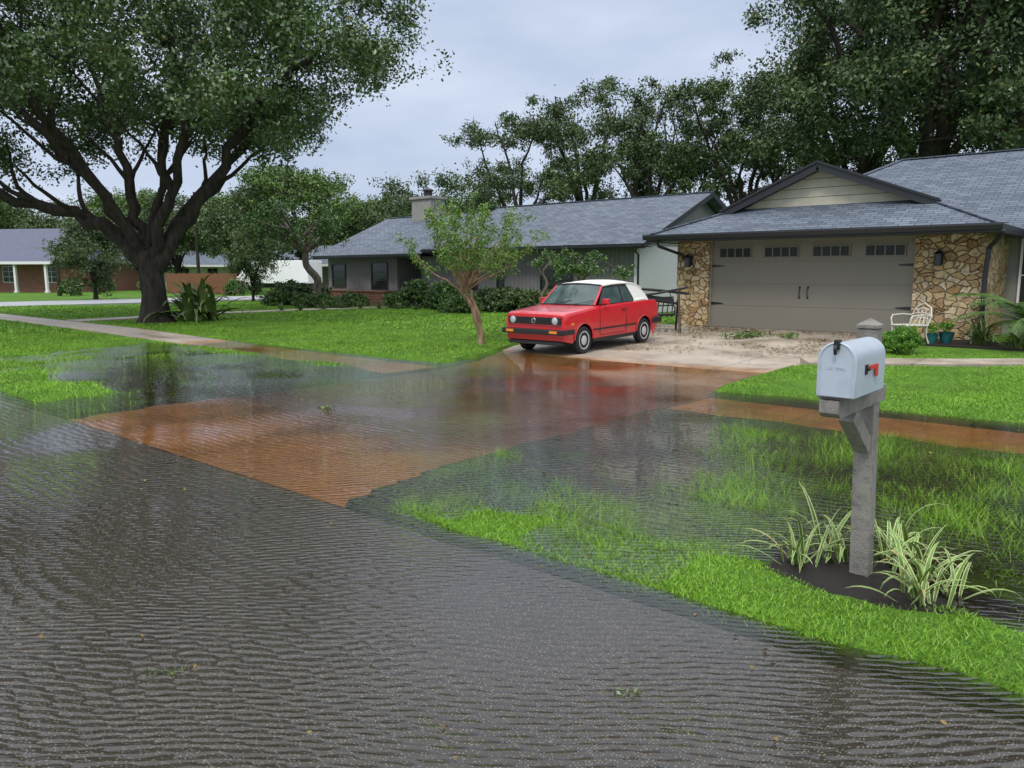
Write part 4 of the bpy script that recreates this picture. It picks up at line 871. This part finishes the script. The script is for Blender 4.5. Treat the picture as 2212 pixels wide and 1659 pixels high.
s.obj('seat',M['black'],e)
for sx in (-.64,.64): s=MB(); s.tube([(sx,-.22,.42),(sx,-.24,.62),(sx,.18,.64)],.018,6); s.tube([(sx,-.05,.64),(sx*.8,-.05,1.0)],.010,5); s.obj('armrest',M['black'],e)
s=MB(); s.beam((-.1,-.55,.02),(-.26,-.30,.50),.045,.045); s.beam((.10,-.55,.02),(-.14,-.30,.50),.045,.045); s.beam((-.05,-.5,.2),(.02,-.5,.2),.02,.02); s.obj('prop_leg',M['red'],e)
for x,y,s_ in ((-3.72,17.35,.8),(-3.5,17.6,.9)):
    e=empty('flower_pot',(x,y,.19),'teal glazed pot with small orange flowers','flower pot',group='teal flower pots'); e.scale=(s_,)*3
    s=MB(); s.revolve([(.09,0),(.14,.12),(.16,.24),(.17,.25),(.15,.25),(.13,.2)],(0,0,0),(0,0,1),20); s.obj('pot',M['pot'],e,smooth=40)
    link('foliage',fast('foliage',clumpleaves([(0,0,.36),(.06,.04,.42),(-.06,0,.40)],.13,210,.045),4,M['fern']),e)
    f=MB()
    for k in range(10):
        a=rng.uniform(0,6.28);q_=rng.uniform(.02,.15);f.revolve([(.004,0),(.022,.008),(.004,.014)],(q_*math.cos(a),q_*math.sin(a),.44+rng.uniform(-.03,.06)),(rng.normal()*.4,rng.normal()*.4,1),7)
    f.obj('flowers',M['flower'],e)
def flat(x,y,z,size):
    n=len(x); a=rng.uniform(0,6.28,n); L=(size*rng.uniform(.5,1.3,n)); c,s_=np.cos(a)*L*.5,np.sin(a)*L*.5; V=np.empty((n,4,3)); j=rng.uniform(0,.015,(n,4))
    V[:,0]=np.stack([x-c,y-s_,z+j[:,0]],-1);V[:,1]=np.stack([x-s_*.45,y+c*.45,z+j[:,1]],-1);V[:,2]=np.stack([x+c,y+s_,z+j[:,2]],-1);V[:,3]=np.stack([x+s_*.45,y-c*.45,z+j[:,3]],-1); return V.reshape(-1,3)
n=7000; x=rng.uniform(-10.9,-4.5,n); y=12.5+6.3*rng.beta(2.0,1.1,n); k=(vn(x,y,2.4)+.5*vn(y,x,6)+.10*(y-15))>rng.normal(.35,.4,n); x,y=x[k],y[k]; Vs=[flat(x,y,ZD(y)+.014,.07)]
n=520; x=rng.uniform(-14,2,n); y=rng.uniform(.4,11.5,n); k=H(x,y)<-.0; Vs.append(flat(x[k],y[k],np.full(k.sum(),.002),.036))
n=900; x=rng.uniform(-24,-10.5,n); y=rng.uniform(9.6,16,n); k=~paved(x,y); Vs.append(flat(x[k],y[k],H(x[k],y[k])+.04,.06))
tag(link('leaf_litter',fast('leaf_litter',np.concatenate(Vs),4,M['litter'])),'scattered fallen leaves on driveway, lawn and water','leaves',kind='stuff')
def sprig(x,y,z,s,n,label,group):
    e=empty('fallen_branch',(x,y,z),label,'branch',(0,0,rng.uniform(0,6)),group); e.scale=(s,s,s)
    t=MB(); t.tube([(-.3,0,.01),(0,.04,.02),(.3,-.02,.015)],[.008,.006,.003],5); t.tube([(0,.04,.02),(.15,.16,.02)],.003,4); t.obj('twig',M['bark'],e)
    p=np.stack([rng.uniform(-.3,.35,n),rng.normal(0,.07,n),rng.uniform(.005,.05,n)],-1); link('leaves',fast('leaves',leafquads(p,.085,.5,0),4,M['strap']),e)
for x,y,s,n in ((-7.4,16.8,1.8,120),(-6.6,17.3,1.2,80)): sprig(x,y,float(ZD(y))+.01,s,n,'fallen leafy branch lying on the driveway','storm debris branches')
def gp(px,py): k=1.6165/(py-590); return W((px-1106)*k,(1765.3-.1426*py)*k)
for px,py,s,n in ((355,1455,.24,34),(1350,1497,.24,22),(705,885,.6,34),(1455,1580,.16,14),(270,775,.6,40)):
    x,y=gp(px,py); sprig(x,y,.0,s,n,'small leafy sprig floating on the flood water','floating sprigs')
# ------------------------------------------------------------ world, light, camera
w=bpy.data.worlds.new('World'); scene.world=w; w.use_nodes=True; nt=w.node_tree; nt.nodes.clear(); out=nt.nodes.new('ShaderNodeOutputWorld')
sky=nt.nodes.new('ShaderNodeTexSky'); sky.sky_type='NISHITA'; sky.sun_disc=False; sky.sun_elevation=math.radians(52); sky.sun_rotation=math.radians(200)
g=nt.nodes.new('ShaderNodeTexCoord').outputs['Generated']; z=nd(nt,'ShaderNodeSeparateXYZ',{0:g}).outputs[2]
mp=nd(nt,'ShaderNodeMapping',{'Vector':g,'Scale':(1,1,2.6)}).outputs[0]; n=noise(nt,mp,2.2,4,.55)
cl=ramp(nt,n,[(.32,(.385,.455,.60)),(.5,(.49,.56,.70)),(.68,(.63,.68,.79))])
g2=mapr(nt,z,.34,.75,13.0,28.0)
cl=nd(nt,'ShaderNodeVectorMath',{0:cl,'Scale':g2},operation='SCALE').outputs[0]
zen=mapr(nt,z,.4,.9,0,.75)
c=mixc(nt,.08,cl,sky.outputs[0]); c=mixc(nt,zen,c,(20,19.5,18.8))
bg=nd(nt,'ShaderNodeBackground',{'Color':c,'Strength':.1}); nt.links.new(bg.outputs[0],out.inputs[0])
sl=bpy.data.lights.new('sun','SUN'); sl.energy=1.5; sl.angle=math.radians(12); sl.color=(1,.95,.88)
so=bpy.data.objects.new('sun',sl); COL.objects.link(so); so.rotation_euler=(math.radians(38),0,math.radians(20))
cam=bpy.data.cameras.new('camera'); cam.lens=36*1664/2212; cam.sensor_width=36; cam.clip_end=3000; cam.clip_start=.05
co=bpy.data.objects.new('camera',cam); COL.objects.link(co); co.location=(0,0,1.6); co.rotation_euler=(math.radians(81.8),0,math.radians(40.7)); scene.camera=co
scene.view_settings.view_transform='Standard'; scene.view_settings.look='None'; scene.view_settings.exposure=0
